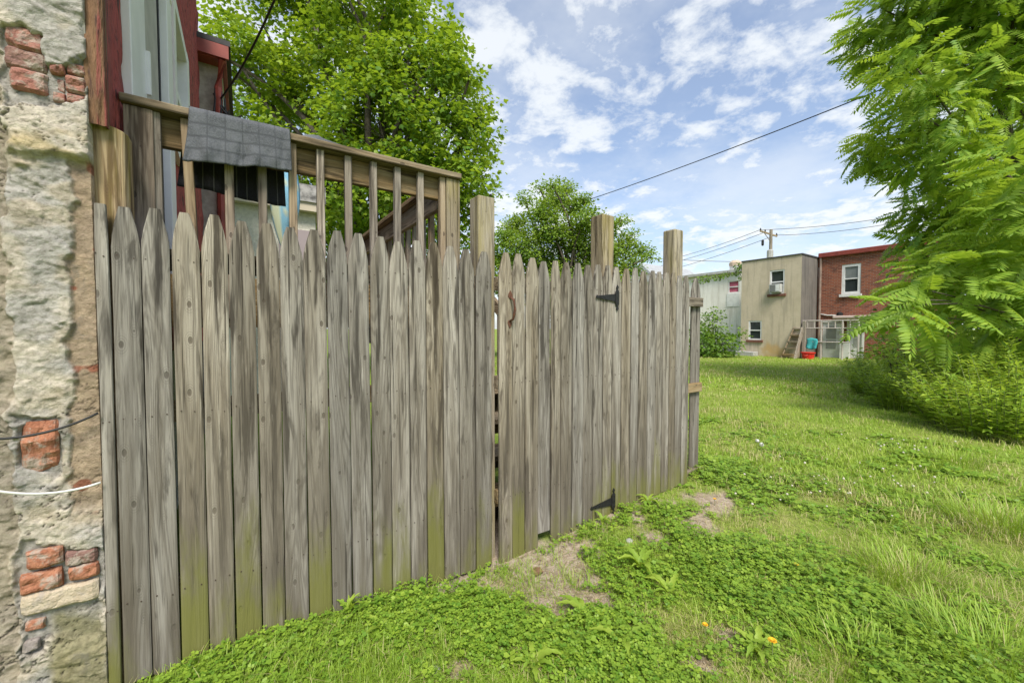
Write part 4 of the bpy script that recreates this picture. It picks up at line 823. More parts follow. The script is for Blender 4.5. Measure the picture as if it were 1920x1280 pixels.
OVAL = ([(0, 0, 0), (0.30, 0.30, 0.04), (0.24, 0.70, 0.03), (0, 1.0, -0.05), (-0.24, 0.70, 0.03), (-0.30, 0.30, 0.04)], [(0, 1, 5), (1, 2, 4), (1, 4, 5), (2, 3, 4)])
def unit(n): v = RNG.normal(size=(n, 3)); return v/np.linalg.norm(v, axis=1, keepdims=True)
def clusters(lobes, per, rmin=0.5, flat=0.85):
    out = []
    for c, r in lobes:
        n = max(3, int(per*r*r)); d = unit(n); rad_ = r*(rmin+(1-rmin)*RNG.random(n)**0.6)*(0.78+0.44*fbm(d[:, 0]*2.2+c[0], d[:, 1]*2.2+c[1], d[:, 2]*2.2, o=3, seed=77))
        out.append(np.hstack([np.array(c)+d*rad_[:, None]*[1, 1, flat], d]))
    return np.vstack(out)
def spray(cl, nleaf, spread, size, tmpl, mat, parent, name='foliage', up=0.9, out=0.5, droop=0.35):
    P, O = cl[:, :3], cl[:, 3:]; P = np.repeat(P, nleaf, 0); O = np.repeat(O, nleaf, 0); n = len(P)
    off = RNG.normal(size=(n, 3))*[spread, spread, spread*0.42]; P = P+off
    N = O*out+np.array([0, 0, up])+RNG.normal(size=(n, 3))*0.42; D = off/spread+O*0.5+RNG.normal(size=(n, 3))*0.5; D[:, 2] -= droop
    S = size*RNG.uniform(0.65, 1.25, n); tone = np.clip(0.5+0.30*RNG.normal(size=n)+0.9*(fbm(P[:, 0]*0.9, P[:, 1]*0.9, P[:, 2]*0.9, o=2, seed=88)-0.5), 0, 1)
    o = soup(name, P, D, N, S, *tmpl, mat, parent, tone); o['kind'] = 'stuff'; return o
def limb(parent, p0, p1, r0, r1, bend=0.15, name='branch', n=6, mat=None):
    p0, p1 = Vector(p0), Vector(p1); L = (p1-p0).length; pts = []; rs = []; k = 7; j1 = Vector(unit(1)[0])*L*bend
    for q in range(k+1): f = q/k; pts.append(p0.lerp(p1, f)+j1*math.sin(math.pi*f)+Vector((0, 0, L*0.10*math.sin(math.pi*f)))); rs.append(r0+(r1-r0)*f)
    return MB().tube(pts, rs, n).build(name, mat or M['bark'], parent, smooth=True)
def lobes_px(L, D, dj, sq=1.0): return [(np.array(at(u, v, D=D+dd)), r*(D+dd)/FPX*sq) for (u, v, r, dd) in [(l[0], l[1], l[2], (l[3] if len(l) > 3 else random.uniform(-dj, dj))) for l in L]]
def tree(name, label, base, lobes, cl, leafargs, trunk_r, fork):
    T = empty(name, base, label, 'tree'); base = Vector(base); fk = Vector(fork)
    limb(T, base-Vector((0, 0, 0.3)), fk, trunk_r, trunk_r*0.7, 0.03, 'trunk', 10)
    tw = MB()
    for c, r in lobes:
        c = Vector(c); limb(T, fk-Vector((0, 0, 0.2)), c, trunk_r*0.42, 0.03, 0.08, 'branch', 6)
    for q in RNG.choice(len(cl), min(len(cl), 260), replace=False):
        p = Vector(cl[q, :3]); c = min((Vector(l[0]) for l in lobes), key=lambda x: (x-p).length); mid = c.lerp(p, 0.5)+Vector(unit(1)[0])*0.12; tw.tube([c, mid, p], [0.012, 0.008, 0.004], 4)
    tw.build('twigs', M['bark'], T)['kind'] = 'stuff'
    spray(cl, *leafargs[:3], leafargs[3], leafargs[4], T); return T
# maple behind the house
L = [(495, 50, 78), (590, 20, 100), (690, 60, 100), (770, 70, 85), (455, 130, 80), (555, 130, 110), (660, 160, 110), (790, 160, 95), (850, 190, 62), (480, 230, 80), (590, 240, 100), (720, 260, 115), (830, 270, 80), (870, 340, 50), (560, 330, 95), (650, 360, 100), (770, 370, 105), (850, 420, 62), (600, 450, 100), (720, 470, 110), (480, 330, 70), (425, 125, 34), (560, -60, 90), (650, -40, 100), (885, 250, 38), (900, 330, 26), (820, 110, 45), (905, 205, 18), (912, 295, 16), (880, 150, 17), (845, 62, 20), (922, 365, 13), (790, 10, 24), (735, -12, 24), (900, 392, 18), (398, 95, 20), (868, 112, 11), (640, -30, 20), (860, 90, 9)]
lob = lobes_px(L, 12.0, 1.6); mc = np.mean([l[0] for l in lob], 0)
cl = clusters(lob, 85, 0.66)
cl = cl[fbm(cl[:, 0]*0.75, cl[:, 1]*0.75, cl[:, 2]*0.9, o=2, seed=19) > 0.41]
tree('maple_tree', 'large broad maple tree rising behind the deck and neighbour house', (mc[0], mc[1], -0.2), lob, cl, (19, 0.19, 0.132, MAPLE, M['maple']), 0.32, (mc[0], mc[1], 3.0))
# locust tree further off
L = [(1040, 375, 26), (1060, 350, 14), (1035, 348, 12), (1012, 395, 24), (985, 372, 12), (970, 425, 26), (945, 445, 22), (1075, 385, 24), (1100, 410, 26), (1095, 372, 10), (1140, 428, 22), (1165, 412, 10), (1170, 462, 24), (1205, 470, 15), (1222, 482, 8), (1030, 430, 36), (980, 470, 36), (1085, 450, 40), (1130, 475, 32), (930, 480, 26), (1030, 490, 44), (1180, 500, 22), (1090, 510, 44), (960, 520, 44), (1150, 520, 34), (1050, 550, 60), (1185, 440, 9), (1010, 352, 8)]
lob = lobes_px(L, 19.0, 1.0); mc = np.mean([l[0] for l in lob], 0); cl = clusters(lob, 240, 0.25)
tree('locust_tree', 'airy light-leaved tree standing beyond the picket gate', (mc[0], mc[1], -0.3), lob, cl, (14, 0.19, 0.125, OVAL, M['locust']), 0.2, (mc[0], mc[1], 1.8))
# ailanthus: compound leaves
def frond(seed, npair=11, length=0.62, lf=0.15, simple=False):
    rn = random.Random(seed); V = []; F = []; rv = []
    def rach(t): return Vector((0.04*math.sin(t*2+seed), t*length, -0.26*length*t*t))
    for q in range(9):
        t0 = q/8; p = rach(t0); w = 0.004*(1-0.7*t0); V += [(p.x-w, p.y, p.z), (p.x+w, p.y, p.z)]
    for q in range(8): F += [(2*q, 2*q+1, 2*q+3), (2*q, 2*q+3, 2*q+2)]
    rv += [0.25]*18
    for q in range(npair*2+1):
        if q == npair*2: t_, sd = 1.0, 0
        else: t_, sd = 0.16+0.80*(q//2)/(npair-1), (1 if q % 2 else -1)
        p = rach(t_); ln = lf*rn.uniform(0.85, 1.12)*(0.70+0.5*math.sin(math.pi*min(1, t_*0.9+0.08))); a = sd*R(rn.uniform(58, 74)) if sd else 0
        d = Vector((math.sin(a), math.cos(a)*0.9, -0.28-0.18*rn.random())).normalized(); s_ = d.cross(Vector((0, 0, 1))).normalized(); up = s_.cross(d)
        n0 = len(V); w = ln*0.17
        if simple: V += [tuple(p), tuple(p+d*ln*0.42+s_*w*1.1-up*0.006), tuple(p+d*ln), tuple(p+d*ln*0.42-s_*w*1.1-up*0.006)]; F += [(n0, n0+1, n0+2), (n0, n0+2, n0+3)]; rv += [min(1, max(0, rn.gauss(0.5, 0.25)))]*4; continue
        V += [tuple(p), tuple(p+d*ln*0.25+s_*w-up*0.004), tuple(p+d*ln*0.6+s_*w*0.7-up*0.008), tuple(p+d*ln), tuple(p+d*ln*0.6-s_*w*0.7-up*0.008), tuple(p+d*ln*0.25-s_*w-up*0.004), tuple(p+d*ln*0.45+up*0.008)]
        F += [(n0, n0+1, n0+6), (n0+1, n0+2, n0+6), (n0+2, n0+3, n0+6), (n0+6, n0+3, n0+4), (n0+6, n0+4, n0+5), (n0, n0+6, n0+5)]; rv += [min(1, max(0, rn.gauss(0.5, 0.2)))]*7
    return np.array([tuple(v) for v in V]), np.array(F), np.array(rv)
FR = [frond(s) for s in range(8)]; FRM = []; FRS = [frond(s+50, 9, 0.55, 0.165, True) for s in range(8)]
for q, (v, f, r_) in enumerate(FR): me = new_mesh('compound_leaf', v, f, {'rnd': ('FLOAT', r_)}); me.materials.append(M['ailanthus']); FRM.append(me)
def frame_of(d, n): 
    d = Vector(d).normalized(); n = Vector(n); n = (n-d*n.dot(d)).normalized(); s_ = d.cross(n); return Matrix((s_, d, n)).transposed()
def frond_soup(name, P, D, N, S, parent):
    Vs = []; Fs = []; rs = []; n0 = 0
    for q in range(len(P)):
        v, f, r_ = FRS[q % 8]; m3 = np.array(frame_of(D[q], N[q])); Vs.append(v@m3.T*S[q]+P[q]); Fs.append(f+n0); rs.append(np.clip(r_+random.uniform(-.5, .45), 0, 1)); n0 += len(v)
    org = np.array(parent.location); me = new_mesh(name, np.vstack(Vs)-org, np.vstack(Fs), {'rnd': ('FLOAT', np.concatenate(rs))}); o = link(name, me, M['ailanthus'], parent, tuple(org)); o['kind'] = 'stuff'; return o
L = [(1690, 40, 90), (1790, 50, 100), (1890, 60, 110), (1700, 130, 70), (1790, 170, 80), (1655, 255, 55), (1620, 272, 36), (1720, 225, 70), (1745, 300, 70), (1830, 330, 90), (1735, 380, 75), (1720, 450, 70), (1800, 430, 90), (1900, 400, 100), (1720, 520, 60), (1800, 520, 90), (1900, 520, 100), (1960, 200, 120), (1990, 380, 130), (1640, 20, 45), (1770, -60, 100), (1900, -60, 110), (2050, 60, 140), (2080, 300, 140)]
L = [(u_+(20 if v_ < 330 else 42), v_, r_) for u_, v_, r_ in L]; lob = lobes_px(L, 8.6, 1.0); base = at(1990, 700, D=9.0); big_t = empty('ailanthus_tree', (base.x, base.y, -0.1), 'tall tree of heaven filling the upper right with feathery leaves', 'tree')
fk = Vector((base.x, base.y, 2.6)); limb(big_t, (base.x, base.y, -0.3), fk, 0.20, 0.15, 0.02, 'trunk', 10)
for c, r_ in lob: limb(big_t, fk-Vector((0, 0, random.uniform(0, 1.2))), c, 0.055, 0.015, 0.10, 'branch', 6)
def frond_fill(lobes, per, toward, rj=0.25, dz=0.12):
    P, D, N = [], [], []
    for c, r in lobes:
        n = max(6, int(per*r*r)); d = unit(n); rd = r*(0.35+0.65*RNG.random(n)**0.6); p = np.array(c)+d*rd[:, None]
        dd = d*[1, 1, 0.35]+np.array(toward)*0.5+RNG.normal(size=(n, 3))*rj; dd[:, 2] -= dz; nn = np.array([0, 0, 1.0])+d*0.35+RNG.normal(size=(n, 3))*0.30; P.append(p); D.append(dd); N.append(nn)
    return np.vstack(P), np.vstack(D), np.vstack(N)
P, D, N = frond_fill(lob, 175, (-RGT[0]*.4, -RGT[1]*.4, 0), 0.5, 0.35); frond_soup('foliage', P, D, N, RNG.uniform(0.55, 1.0, len(P)), big_t)
# nearer sapling with big fronds: every compound leaf a part
L = [(1760, 560, 70, .4), (1850, 500, 85, .2), (1690, 560, 60, .2), (1650, 578, 40, 0), (1900, 420, 85, 0), (1860, 350, 75, .2), (1760, 480, 55, .5), (1900, 300, 75, 0), (1790, 410, 50, .4), (1920, 560, 85, .2), (1820, 600, 75, .5), (1720, 610, 55, .3), (1990, 480, 110, 0), (1985, 330, 100, 0), (1620, 590, 22, 0)]
L = [(l_[0]+58, l_[1]-(14 if l_[1] > 540 else 0), *l_[2:]) for l_ in L]; lob = lobes_px(L, 5.9, 0.3); base = at(1965, 820, D=6.3); sap = empty('ailanthus_tree', (base.x, base.y, -0.1), 'nearer tree of heaven sapling with long arching fronds at the right edge', 'tree')
fk = Vector((base.x, base.y, 1.2)); limb(sap, (base.x, base.y, -0.3), (base.x, base.y, 4.2), 0.06, 0.02, 0.03, 'trunk', 8)
for c, r_ in lob: limb(sap, Vector((base.x, base.y, max(0.8, c[2]-0.7))), c, 0.02, 0.008, 0.06, 'branch', 5)
P, D, N = frond_fill(lob, 46, (-RGT[0], -RGT[1], 0), 0.35, 0.2); pick = RNG.permutation(len(P))
dist = P@np.array([FWD[0], FWD[1], 0.0]); order = np.argsort(dist)
for q in order[:290]:
    o = link('compound_leaf', FRM[q % 8], None, sap, tuple(P[q])); o.rotation_euler = frame_of(D[q], N[q]).to_euler(); sc_ = random.uniform(0.85, 1.15); o.scale = (sc_,)*3
if len(P) > 290: rest = order[290:]; frond_soup('far_leaves', P[rest], D[rest], N[rest], RNG.uniform(0.85, 1.15, len(rest)), sap)
print('fronds', len(P))

# ------------------------------------------------------------------ shrubs, ivy, weeds at the right
def bush(name, label, L, D, dj, per, nleaf, spread, size, tmpl, mat, group=None, flat=0.85, rmin=0.5, ground=True):
    lb = lobes_px(L, D, dj); c = np.mean([l[0] for l in lb], 0); T = empty(name, (c[0], c[1], float(gz(c[0], c[1]))), label, 'bush', group); cl_ = clusters(lb, per, rmin, flat); st = MB()
    cl_ = cl_[cl_[:, 2] > gz(cl_[:, 0], cl_[:, 1])+0.05]
    if not ground: st.tube([l[0] for l in sorted(lb, key=lambda l: l[0][1])], 0.02, 5)
    for l in lb if ground else []:
        for _ in range(3): e = Vector(l[0])+Vector(unit(1)[0])*l[1]*0.5; st.tube([(c[0]+random.uniform(-.2, .2), c[1]+random.uniform(-.2, .2), T.location.z-0.1), Vector((c[0], c[1], T.location.z)).lerp(e, 0.6)+Vector((0, 0, 0.15)), e], [0.018, 0.012, 0.005], 5)
    st.build('stems', M['bark'], T)['kind'] = 'stuff'; spray(cl_, nleaf, spread, size, tmpl, mat, T); return T
bush('ivy_bush', 'dense ivy bush against the white house beside the end of the fence', [(1325, 610, 26), (1335, 640, 34), (1362, 650, 26), (1318, 650, 30), (1375, 625, 16), (1300, 640, 40), (1340, 590, 14)], 20.5, 0.5, 60, 16, 0.16, 0.12, MAPLE, M['ivy'])
bush('ivy_vine', 'ivy vine trailing along the white house roof edge', [(1325, 523, 7), (1345, 520, 7), (1362, 516, 6), (1385, 510, 8), (1390, 498, 7), (1392, 520, 6), (1310, 526, 7)], 23.6, 0.1, 200, 10, 0.10, 0.10, MAPLE, M['ivy'], ground=False)
def stalk_clump(label, u, v, D, wide, hgt, n, lsize, mat, tmpl=LANCE, group='weed clumps under the trees'):
    c = at(u, v, D=D); zg = float(gz(c.x, c.y)); T = empty('weed_clump', (c.x, c.y, zg), label, 'weed', group); P, Dd, N, S = [], [], [], []; st = MB()
    for _ in range(n):
        a_, r_ = random.uniform(0, 6.28), wide*math.sqrt(random.random()); bx_, by_ = c.x+r_*math.cos(a_), c.y+r_*math.sin(a_); hh = hgt*random.uniform(0.55, 1.1)*(1-0.35*(r_/wide)**2); lean = Vector((math.cos(a_), math.sin(a_), 0))*random.uniform(0.05, 0.75)*hh
        top = Vector((bx_, by_, zg+hh))+lean; bot = Vector((bx_, by_, float(gz(bx_, by_))-0.02)); st.tube([bot, bot.lerp(top, 0.5)+Vector((0, 0, 0.04)), top], [0.006, 0.005, 0.002], 4); k = int(22+hh*26)
        for q in range(k):
            f = 0.12+0.88*q/k; p = bot.lerp(top, f); an = q*2.4+random.uniform(-.4, .4); d = Vector((math.cos(an), math.sin(an), random.uniform(-0.1, 0.55)*(1 if f < 0.85 else 2.0))); P.append(p); Dd.append(d); N.append((0, 0, 1.0)); S.append(lsize*random.uniform(0.6, 1.15)*(1.1-0.55*f))
    st.build('stems', M['stem'], T)['kind'] = 'stuff'; P = np.array(P); o = soup('foliage', P, np.array(Dd), np.array(N)+RNG.normal(size=(len(P), 3))*0.2, S, *tmpl, mat, T, np.clip(RNG.normal(0.5, 0.28, len(P))+0.25*(fbm(P[:, 0]*2, P[:, 1]*2, o=2, seed=9)-0.5), 0, 1)); o['kind'] = 'stuff'
W = [('leafy green weed clump nearest the lawn at the right', 1840, 800, 5.2, 0.75, 0.95, 46), ('bright yellow-green weed clump left of the bramble', 1700, 745, 6.8, 0.8, 0.85, 46), ('weed clump at the lawn edge below the fronds', 1640, 715, 8.2, 0.8, 0.75, 40),
     ('tall feathery weed clump under the sapling', 1800, 740, 7.2, 0.9, 1.25, 50), ('weed clump at the right border behind the tall grass', 1930, 800, 5.6, 0.8, 1.15, 46), ('shadowed weed clump behind the bright weeds', 1730, 700, 9.0, 1.0, 1.2, 46), ('far small weed clump beside the house lawn', 1610, 690, 11, 0.9, 0.8, 36), ('upright weed clump under the big trunk', 1900, 720, 7.6, 1.0, 1.5, 46)]
for (lab, u, v, D_, wd, hg, n_) in W: stalk_clump(lab, u+52, v, D_, wd*0.95, hg*1.12, int(n_*2.1), 0.19, M['weed'])
for lab, L_, D_ in [('low leafy bramble mound spilling onto the lawn under the fronds', [(1640, 690, 34), (1690, 690, 44), (1620, 665, 26), (1665, 655, 34)], 8.4), ('bright leafy shrub mound beside the pale seeding grass', [(1730, 690, 50), (1790, 690, 55), (1760, 650, 44), (1715, 655, 36)], 7.0),
                    ('leafy shrub mound at the right edge above the lawn', [(1850, 720, 60), (1910, 710, 70), (1880, 660, 55), (1950, 670, 70)], 6.0), ('yellow-green leafy mound low in front of the right weeds', [(1800, 750, 36), (1850, 770, 40), (1760, 740, 28)], 5.6)]:
    bush('weed_bush', lab, [(a_+46, b_, c_) for a_, b_, c_ in L_], D_, 0.35, 95, 14, 0.13, 0.115, LANCE, M['weed'], 'leafy mounds under the trees', rmin=0.35)
bush('bramble_bush', 'dark bramble bush behind the weeds below the sapling', [(1700, 635, 45), (1750, 630, 55), (1810, 625, 60), (1870, 635, 70), (1930, 640, 70), (1660, 650, 28), (1630, 660, 20)], 9.6, 0.6, 40, 14, 0.16, 0.11, OVAL, M['weed'])
bush('hedge_shrub', 'deep green shrub mass behind the trees at the right edge', [(1760, 590, 70), (1840, 580, 80), (1930, 580, 90), (1700, 600, 50), (2010, 560, 110), (1850, 500, 70), (1930, 450, 80)], 12.5, 0.8, 22, 16, 0.24, 0.15, OVAL, M['ivy'])

# ------------------------------------------------------------------ lawn: grass, clover, flowers
def scatter(n, rmin, rmax, power=1.0, a0=-62, a1=52):
    """points on the open ground around the camera, denser close by"""
    r = rmin*(rmax/rmin)**(RNG.random(n)**power); a = HEAD+np.radians(RNG.uniform(a0, a1, n)); x, y = r*np.cos(a), r*np.sin(a)
    ok = ~((y > FY-0.012) & (x < 3.33)) & ~((x > BX-0.1)) & (y < 12+x); return x[ok], y[ok]
CLOV = [(at(560, 1200, Z=-.03), .42), (at(760, 1150, Z=-.05), .36), (at(440, 1260, Z=-.03), .30), (at(1240, 975, Z=-.05), .32), (at(1330, 1060, Z=-.05), .42), (at(1450, 1110, Z=-.05), .45), (at(1560, 1170, Z=-.05), .35), (at(1180, 1080, Z=-.05), .28), (at(900, 1150, Z=-.05), .25), (at(1130, 1200, Z=-.05), .3), (at(1400, 900, Z=-.05), .5), (at(1700, 1260, Z=-.05), .3)]
def cloverness(x, y):
    m = 0
    for p, r in CLOV: m = np.maximum(m, np.exp(-((x-p.x)**2+(y-p.y)**2)/(r*r)))
    return np.clip(m*1.1+(fbm(x*3.4, y*3.4, o=4, seed=141)-0.48)*2.0, 0, 1)
# clover: three leaflets a plant
x, y = scatter(150000, 1.1, 7.0, 0.85); keep = (RNG.random(len(x)) < cloverness(x, y)**1.2)&(RNG.random(len(x)) > dirt(x, y)*1.05); x, y = x[keep], y[keep]
x, y = x[:52000], y[:52000]; n = len(x); hgt = (0.015+0.055*RNG.random(n)*(0.4+cloverness(x, y)))*(1-0.4*RNG.random(n)); z = gz(x, y)+hgt
az = RNG.random(n)*6.28; P = np.repeat(np.stack([x, y, z], 1), 3, 0); az3 = np.repeat(az, 3)+np.tile([0, 2.094, 4.189], n); tl = RNG.normal(size=(n, 3))*0.28; N3 = np.repeat(tl+[0, 0, 1], 3, 0)
D3 = np.stack([np.cos(az3), np.sin(az3), RNG.normal(0.05, 0.22, 3*n)], 1); dd = np.hypot(x, y); S3 = np.repeat(RNG.uniform(0.009, 0.019, n)*np.where(RNG.random(n) < 0.12, 1.8, 1.0)*np.clip(dd/2.6, 0.9, 2.4), 3)
CLV = ([(0, 0, 0), (0.42, 0.55, 0.05), (0.26, 1.0, 0.0), (0, 0.88, -0.03), (-0.26, 1.0, 0.0), (-0.42, 0.55, 0.05)], [(0, 1, 3), (1, 2, 3), (0, 3, 5), (3, 4, 5)])
o = soup('clover_cover', P, D3, N3, S3, *CLV, M['clover'], None, np.repeat(np.clip(RNG.normal(0.5, 0.28, n), 0, 1), 3)); tag(o, 'low clover and small leafy ground cover over the lawn', 'ground cover', None, 'stuff'); print('clover', n)
# grass blades
def grass(n, rmin, rmax, power, w, h0, h1, seed, tall=None):
    x, y = scatter(n, rmin, rmax, power); dens = np.clip(1.05-0.55*cloverness(x, y), 0, 1)*(1-0.84*dirt(x, y)); keep = RNG.random(len(x)) < dens; x, y = x[keep], y[keep]; n = len(x)
    tuft = fbm(x*1.7, y*1.7, o=3, seed=seed); hh = (h0+(h1-h0)*(0.65*sstep(0.42, 0.70, tuft)+0.35*sstep(0.45, 0.7, fbm(x*7, y*7, o=2, seed=seed+3))))*RNG.uniform(0.5, 1.25, n); a = RNG.random(n)*6.28+0.0; flat_ = RNG.random(n) < 0.35; ln = np.where(flat_, RNG.uniform(0.8, 2.2, n), RNG.uniform(0.2, 1.0, n))*hh; hh = np.where(flat_, hh*0.55, hh)
    wd = w*RNG.uniform(0.6, 1.3, n); d = np.stack([np.cos(a), np.sin(a)], 1); s_ = np.stack([-d[:, 1], d[:, 0]], 1); z0 = gz(x, y)-0.004; V = np.zeros((n, 5, 3))
    for k, (f, b_, s2) in enumerate([(0, 0, 1), (0, 0, -1), (0.62, 0.35, 0.8), (0.62, 0.35, -0.8), (1.0, 1.0, 0)]):
        V[:, k, :2] = np.stack([x, y], 1)+d*(ln*b_)[:, None]+s_*(wd*s2)[:, None]; V[:, k, 2] = z0+hh*f*(1-0.15*(k == 4))
    F = (np.array([(0, 1, 3), (0, 3, 2), (2, 3, 4)])[None]+(np.arange(n)*5)[:, None, None]).reshape(-1, 3); dry = fbm(x*0.9, y*0.9, o=3, seed=seed+7)
    tone = np.clip(RNG.normal(0.45, 0.25, n)+0.9*(dry-0.5), 0, 1); pat = sstep(0.50, 0.68, fbm(x*1.5, y*1.5, o=4, seed=seed+31)); tone = np.where(RNG.random(n) < 0.06+0.5*pat, 2.0, tone)
    return V.reshape(-1, 3), F, np.repeat(tone, 5)
parts = [grass(150000, 1.0, 4.5, 0.9, 0.0013, 0.038, 0.10, 151), grass(130000, 4.0, 11, 0.95, 0.0032, 0.045, 0.10, 151), grass(90000, 10, 34, 1.0, 0.011, 0.05, 0.12, 151)]
Vs = []; Fs = []; rs = []; n0 = 0
for v, f, r_ in parts: Vs.append(v); Fs.append(f+n0); rs.append(r_); n0 += len(v)
o = link('lawn_grass', new_mesh('lawn_grass', np.vstack(Vs), np.vstack(Fs), {'rnd': ('FLOAT', np.concatenate(rs))}), M['grass']); tag(o, 'short uneven green lawn grass across the yard', 'grass', None, 'stuff'); print('blades', n0//5)
# tall tufts
def tuft(label, u, v, r, h, n, name='grass_tuft', lean=0.6, w=0.0022):
    c = at(u, v, Z=-0.05); V = []; F = []; rv = []; zg = float(gz(c.x, c.y))
    for q in range(n):
        a_, rr2 = random.uniform(0, 6.28), r*math.sqrt(random.random()); p = Vector((rr2*math.cos(a_), rr2*math.sin(a_), 0)); p.z = float(gz(c.x+p.x, c.y+p.y))-zg; hh = h*random.uniform(0.5, 1.1); b_ = a_+random.uniform(-1, 1); d = Vector((math.cos(b_), math.sin(b_), 0)); s_ = Vector((-d.y, d.x, 0))*w; l_ = hh*lean*random.uniform(0.3, 1.2); m0 = len(V)
        for f, g_, k in ((0, 0, 1), (0.5, 0.18, 0.9), (0.85, 0.55, 0.6)): q_ = p+Vector((0, 0, hh*f))+d*l_*g_; V += [tuple(q_-s_*k), tuple(q_+s_*k)]
        V.append(tuple(p+Vector((0, 0, hh*0.95))+d*l_)); F += [(m0, m0+1, m0+3), (m0, m0+3, m0+2), (m0+2, m0+3, m0+5), (m0+2, m0+5, m0+4), (m0+4, m0+5, m0+6)]; rv += [min(1, max(0, random.gauss(0.32, 0.22)))]*7
    o = link(name, new_mesh(name, V, np.array(F), {'rnd': ('FLOAT', rv)}), M['grass'], None, (c.x, c.y, zg)); tag(o, label, 'grass tuft', 'taller grass tufts in the lawn')
for lab, u, v, r, h, n_ in [(a_[0], a_[1], a_[2], a_[3]*1.15, a_[4]*0.72, a_[5]) for a_ in [('tall grass tuft at the right edge of the lawn', 1875, 1000, .22, .24, 420), ('spreading grass tuft right of the clover band', 1700, 1085, .20, .16, 420), ('long grass tuft in the bottom right corner', 1850, 1240, .24, .20, 460), ('grass tuft at the bottom edge right of the large dandelion', 1600, 1245, .18, .15, 380), ('small tuft beside the end of the fence', 1365, 885, .16, .12, 200), ('pale seeding grass tuft in front of the weeds', 1690, 770, .22, .55, 120), ('grass tuft behind the clover flowers', 1790, 870, .2, .17, 240)]]: tuft(lab, u, v, r, h, n_, lean=1.0)
# broadleaf weeds: rosettes with toothed leaves
def rosette_leaf(seed, w=0.115):
    rn = random.Random(seed); V = []; F = []; k = 9
    for q in range(k+1):
        f = q/k; ww = w*(0.25+1.2*math.sin(math.pi*min(1, f*0.92+0.04))**0.8)*(1.0 if q % 2 else 0.62)*rn.uniform(0.85, 1.1)*(1-f*0.25); zz_ = 0.42*math.sin(f*2.0)-0.30*f*f
        V += [(-ww, f, zz_+0.05), (0, f, zz_), (ww, f, zz_+0.05)]
    V.append((0, 1.06, V[-2][2]-0.02))
    for q in range(k): a_ = q*3; F += [(a_, a_+1, a_+4), (a_, a_+4, a_+3), (a_+1, a_+2, a_+5), (a_+1, a_+5, a_+4)]
    F += [(k*3, k*3+1, k*3+3), (k*3+1, k*3+2, k*3+3)]; me = new_mesh('weed_leaf', V, np.array(F), {'rnd': ('FLOAT', np.clip(np.full(len(V), rn.gauss(0.5, 0.25)), 0, 1))}, True); me.materials.append(M['weed']); return me
RL = [rosette_leaf(s) for s in range(6)]
def rosette(label, u, v, size, n, lift=0.0):
    c = at(u, v, Z=-0.06); zg = float(gz(c.x, c.y)); T = empty('broadleaf_weed', (c.x, c.y, zg), label, 'weed', 'broadleaf weeds in the lawn')
    for q in range(n):
        o = link('leaf', RL[(q+int(u)) % 6], None, T, (c.x, c.y, zg+0.005)); s = size*0.98*random.uniform(0.6, 1.15); o.scale = (s, s, s*random.uniform(0.6, 1.3)); o.rotation_euler = (R(random.uniform(0, 22)+lift), 0, q*2.4+random.uniform(-.3, .3))
for a_ in [('large toothed weed on the dirt just right of the gate', 1200, 1070, .15, 12, 8), ('broad weed below the lower strap hinge', 1130, 985, .11, 7, 18), ('pale rosette weed in the bare patch centre', 1100, 1155, .14, 10), ('spreading weed rosette left of the pale one', 1035, 1190, .13, 10), ('toothed weed rosette near the bottom centre', 1000, 1255, .12, 10), ('weed rosette right of the bottom centre', 1170, 1220, .14, 11), ('single upright lettuce-like weed against the left pickets', 655, 1165, .13, 6, 38), ('leafy weed at the end of the fence', 1215, 950, .14, 10, 14), ('weed with wide leaves at the foot of the left fence boards', 425, 1235, .10, 7, 25),
           ('broad weed in the clover right of the bare patch', 1255, 1120, .12, 9), ('flat weed rosette by the orange dandelion', 1490, 1080, .11, 8), ('weed rosette beside the large dandelion flower', 1420, 1235, .12, 10, 8), ('pale weed leaves in clover below the fence centre', 720, 1190, .12, 7, 15)]: rosette(*a_)
# dandelions
M['yellow'] = plain('dandelion yellow', (0.75, 0.42, 0.01), 0.8); M['puff'] = plain('seed head grey white', (0.62, 0.62, 0.58), 0.9)
def dandelion(label, u, v, r, hgt, mat, cat='flower'):
    p = at(u, v, Z=-0.04+hgt); zg = float(gz(p.x, p.y)); T = empty('dandelion', (p.x, p.y, zg), label, cat); MB().tube([(p.x, p.y, zg), (p.x+0.004, p.y, zg+hgt*0.5), (p.x, p.y, p.z)], 0.0022, 5).build('stem', M['stem'], T); mb = MB()
    if mat == 'yellow':
        for k in range(46):
            a_ = k*2.4; f = math.sqrt(k/46); d = Vector((math.cos(a_), math.sin(a_), 0.9-0.9*f)).normalized(); s_ = Vector((-math.sin(a_), math.cos(a_), 0))*r*0.10; c = Vector((p.x, p.y, p.z)); mb.add([c-s_, c+s_, c+d*r*(0.6+0.4*f)+s_, c+d*r*(0.6+0.4*f)-s_], [(0, 1, 2, 3)])
    else:
        for k in range(150):
            d = Vector(unit(1)[0]); c = Vector(p); e = c+d*r; s_ = d.cross(Vector((0.3, 0.2, 1))).normalized(); t_ = s_.cross(d); mb.add([c, e+s_*0.0008, e-s_*0.0008], [(0, 1, 2)]); mb.add([e+s_*0.004, e+t_*0.004, e-s_*0.004, e-t_*0.004], [(0, 1, 2, 3)])
    mb.build('flower_head', M[mat], T)
dandelion('large yellow dandelion flower near the bottom edge', 1448, 1200, 0.018, 0.10, 'yellow'); dandelion('yellow dandelion left of the largest one', 1322, 1170, 0.013, 0.09, 'yellow'); dandelion('small orange-yellow dandelion in the middle lawn', 1493, 1057, 0.013, 0.07, 'yellow'); dandelion('tiny yellow dandelion at the bare dirt by the fence end', 1340, 935, 0.015, 0.05, 'yellow')
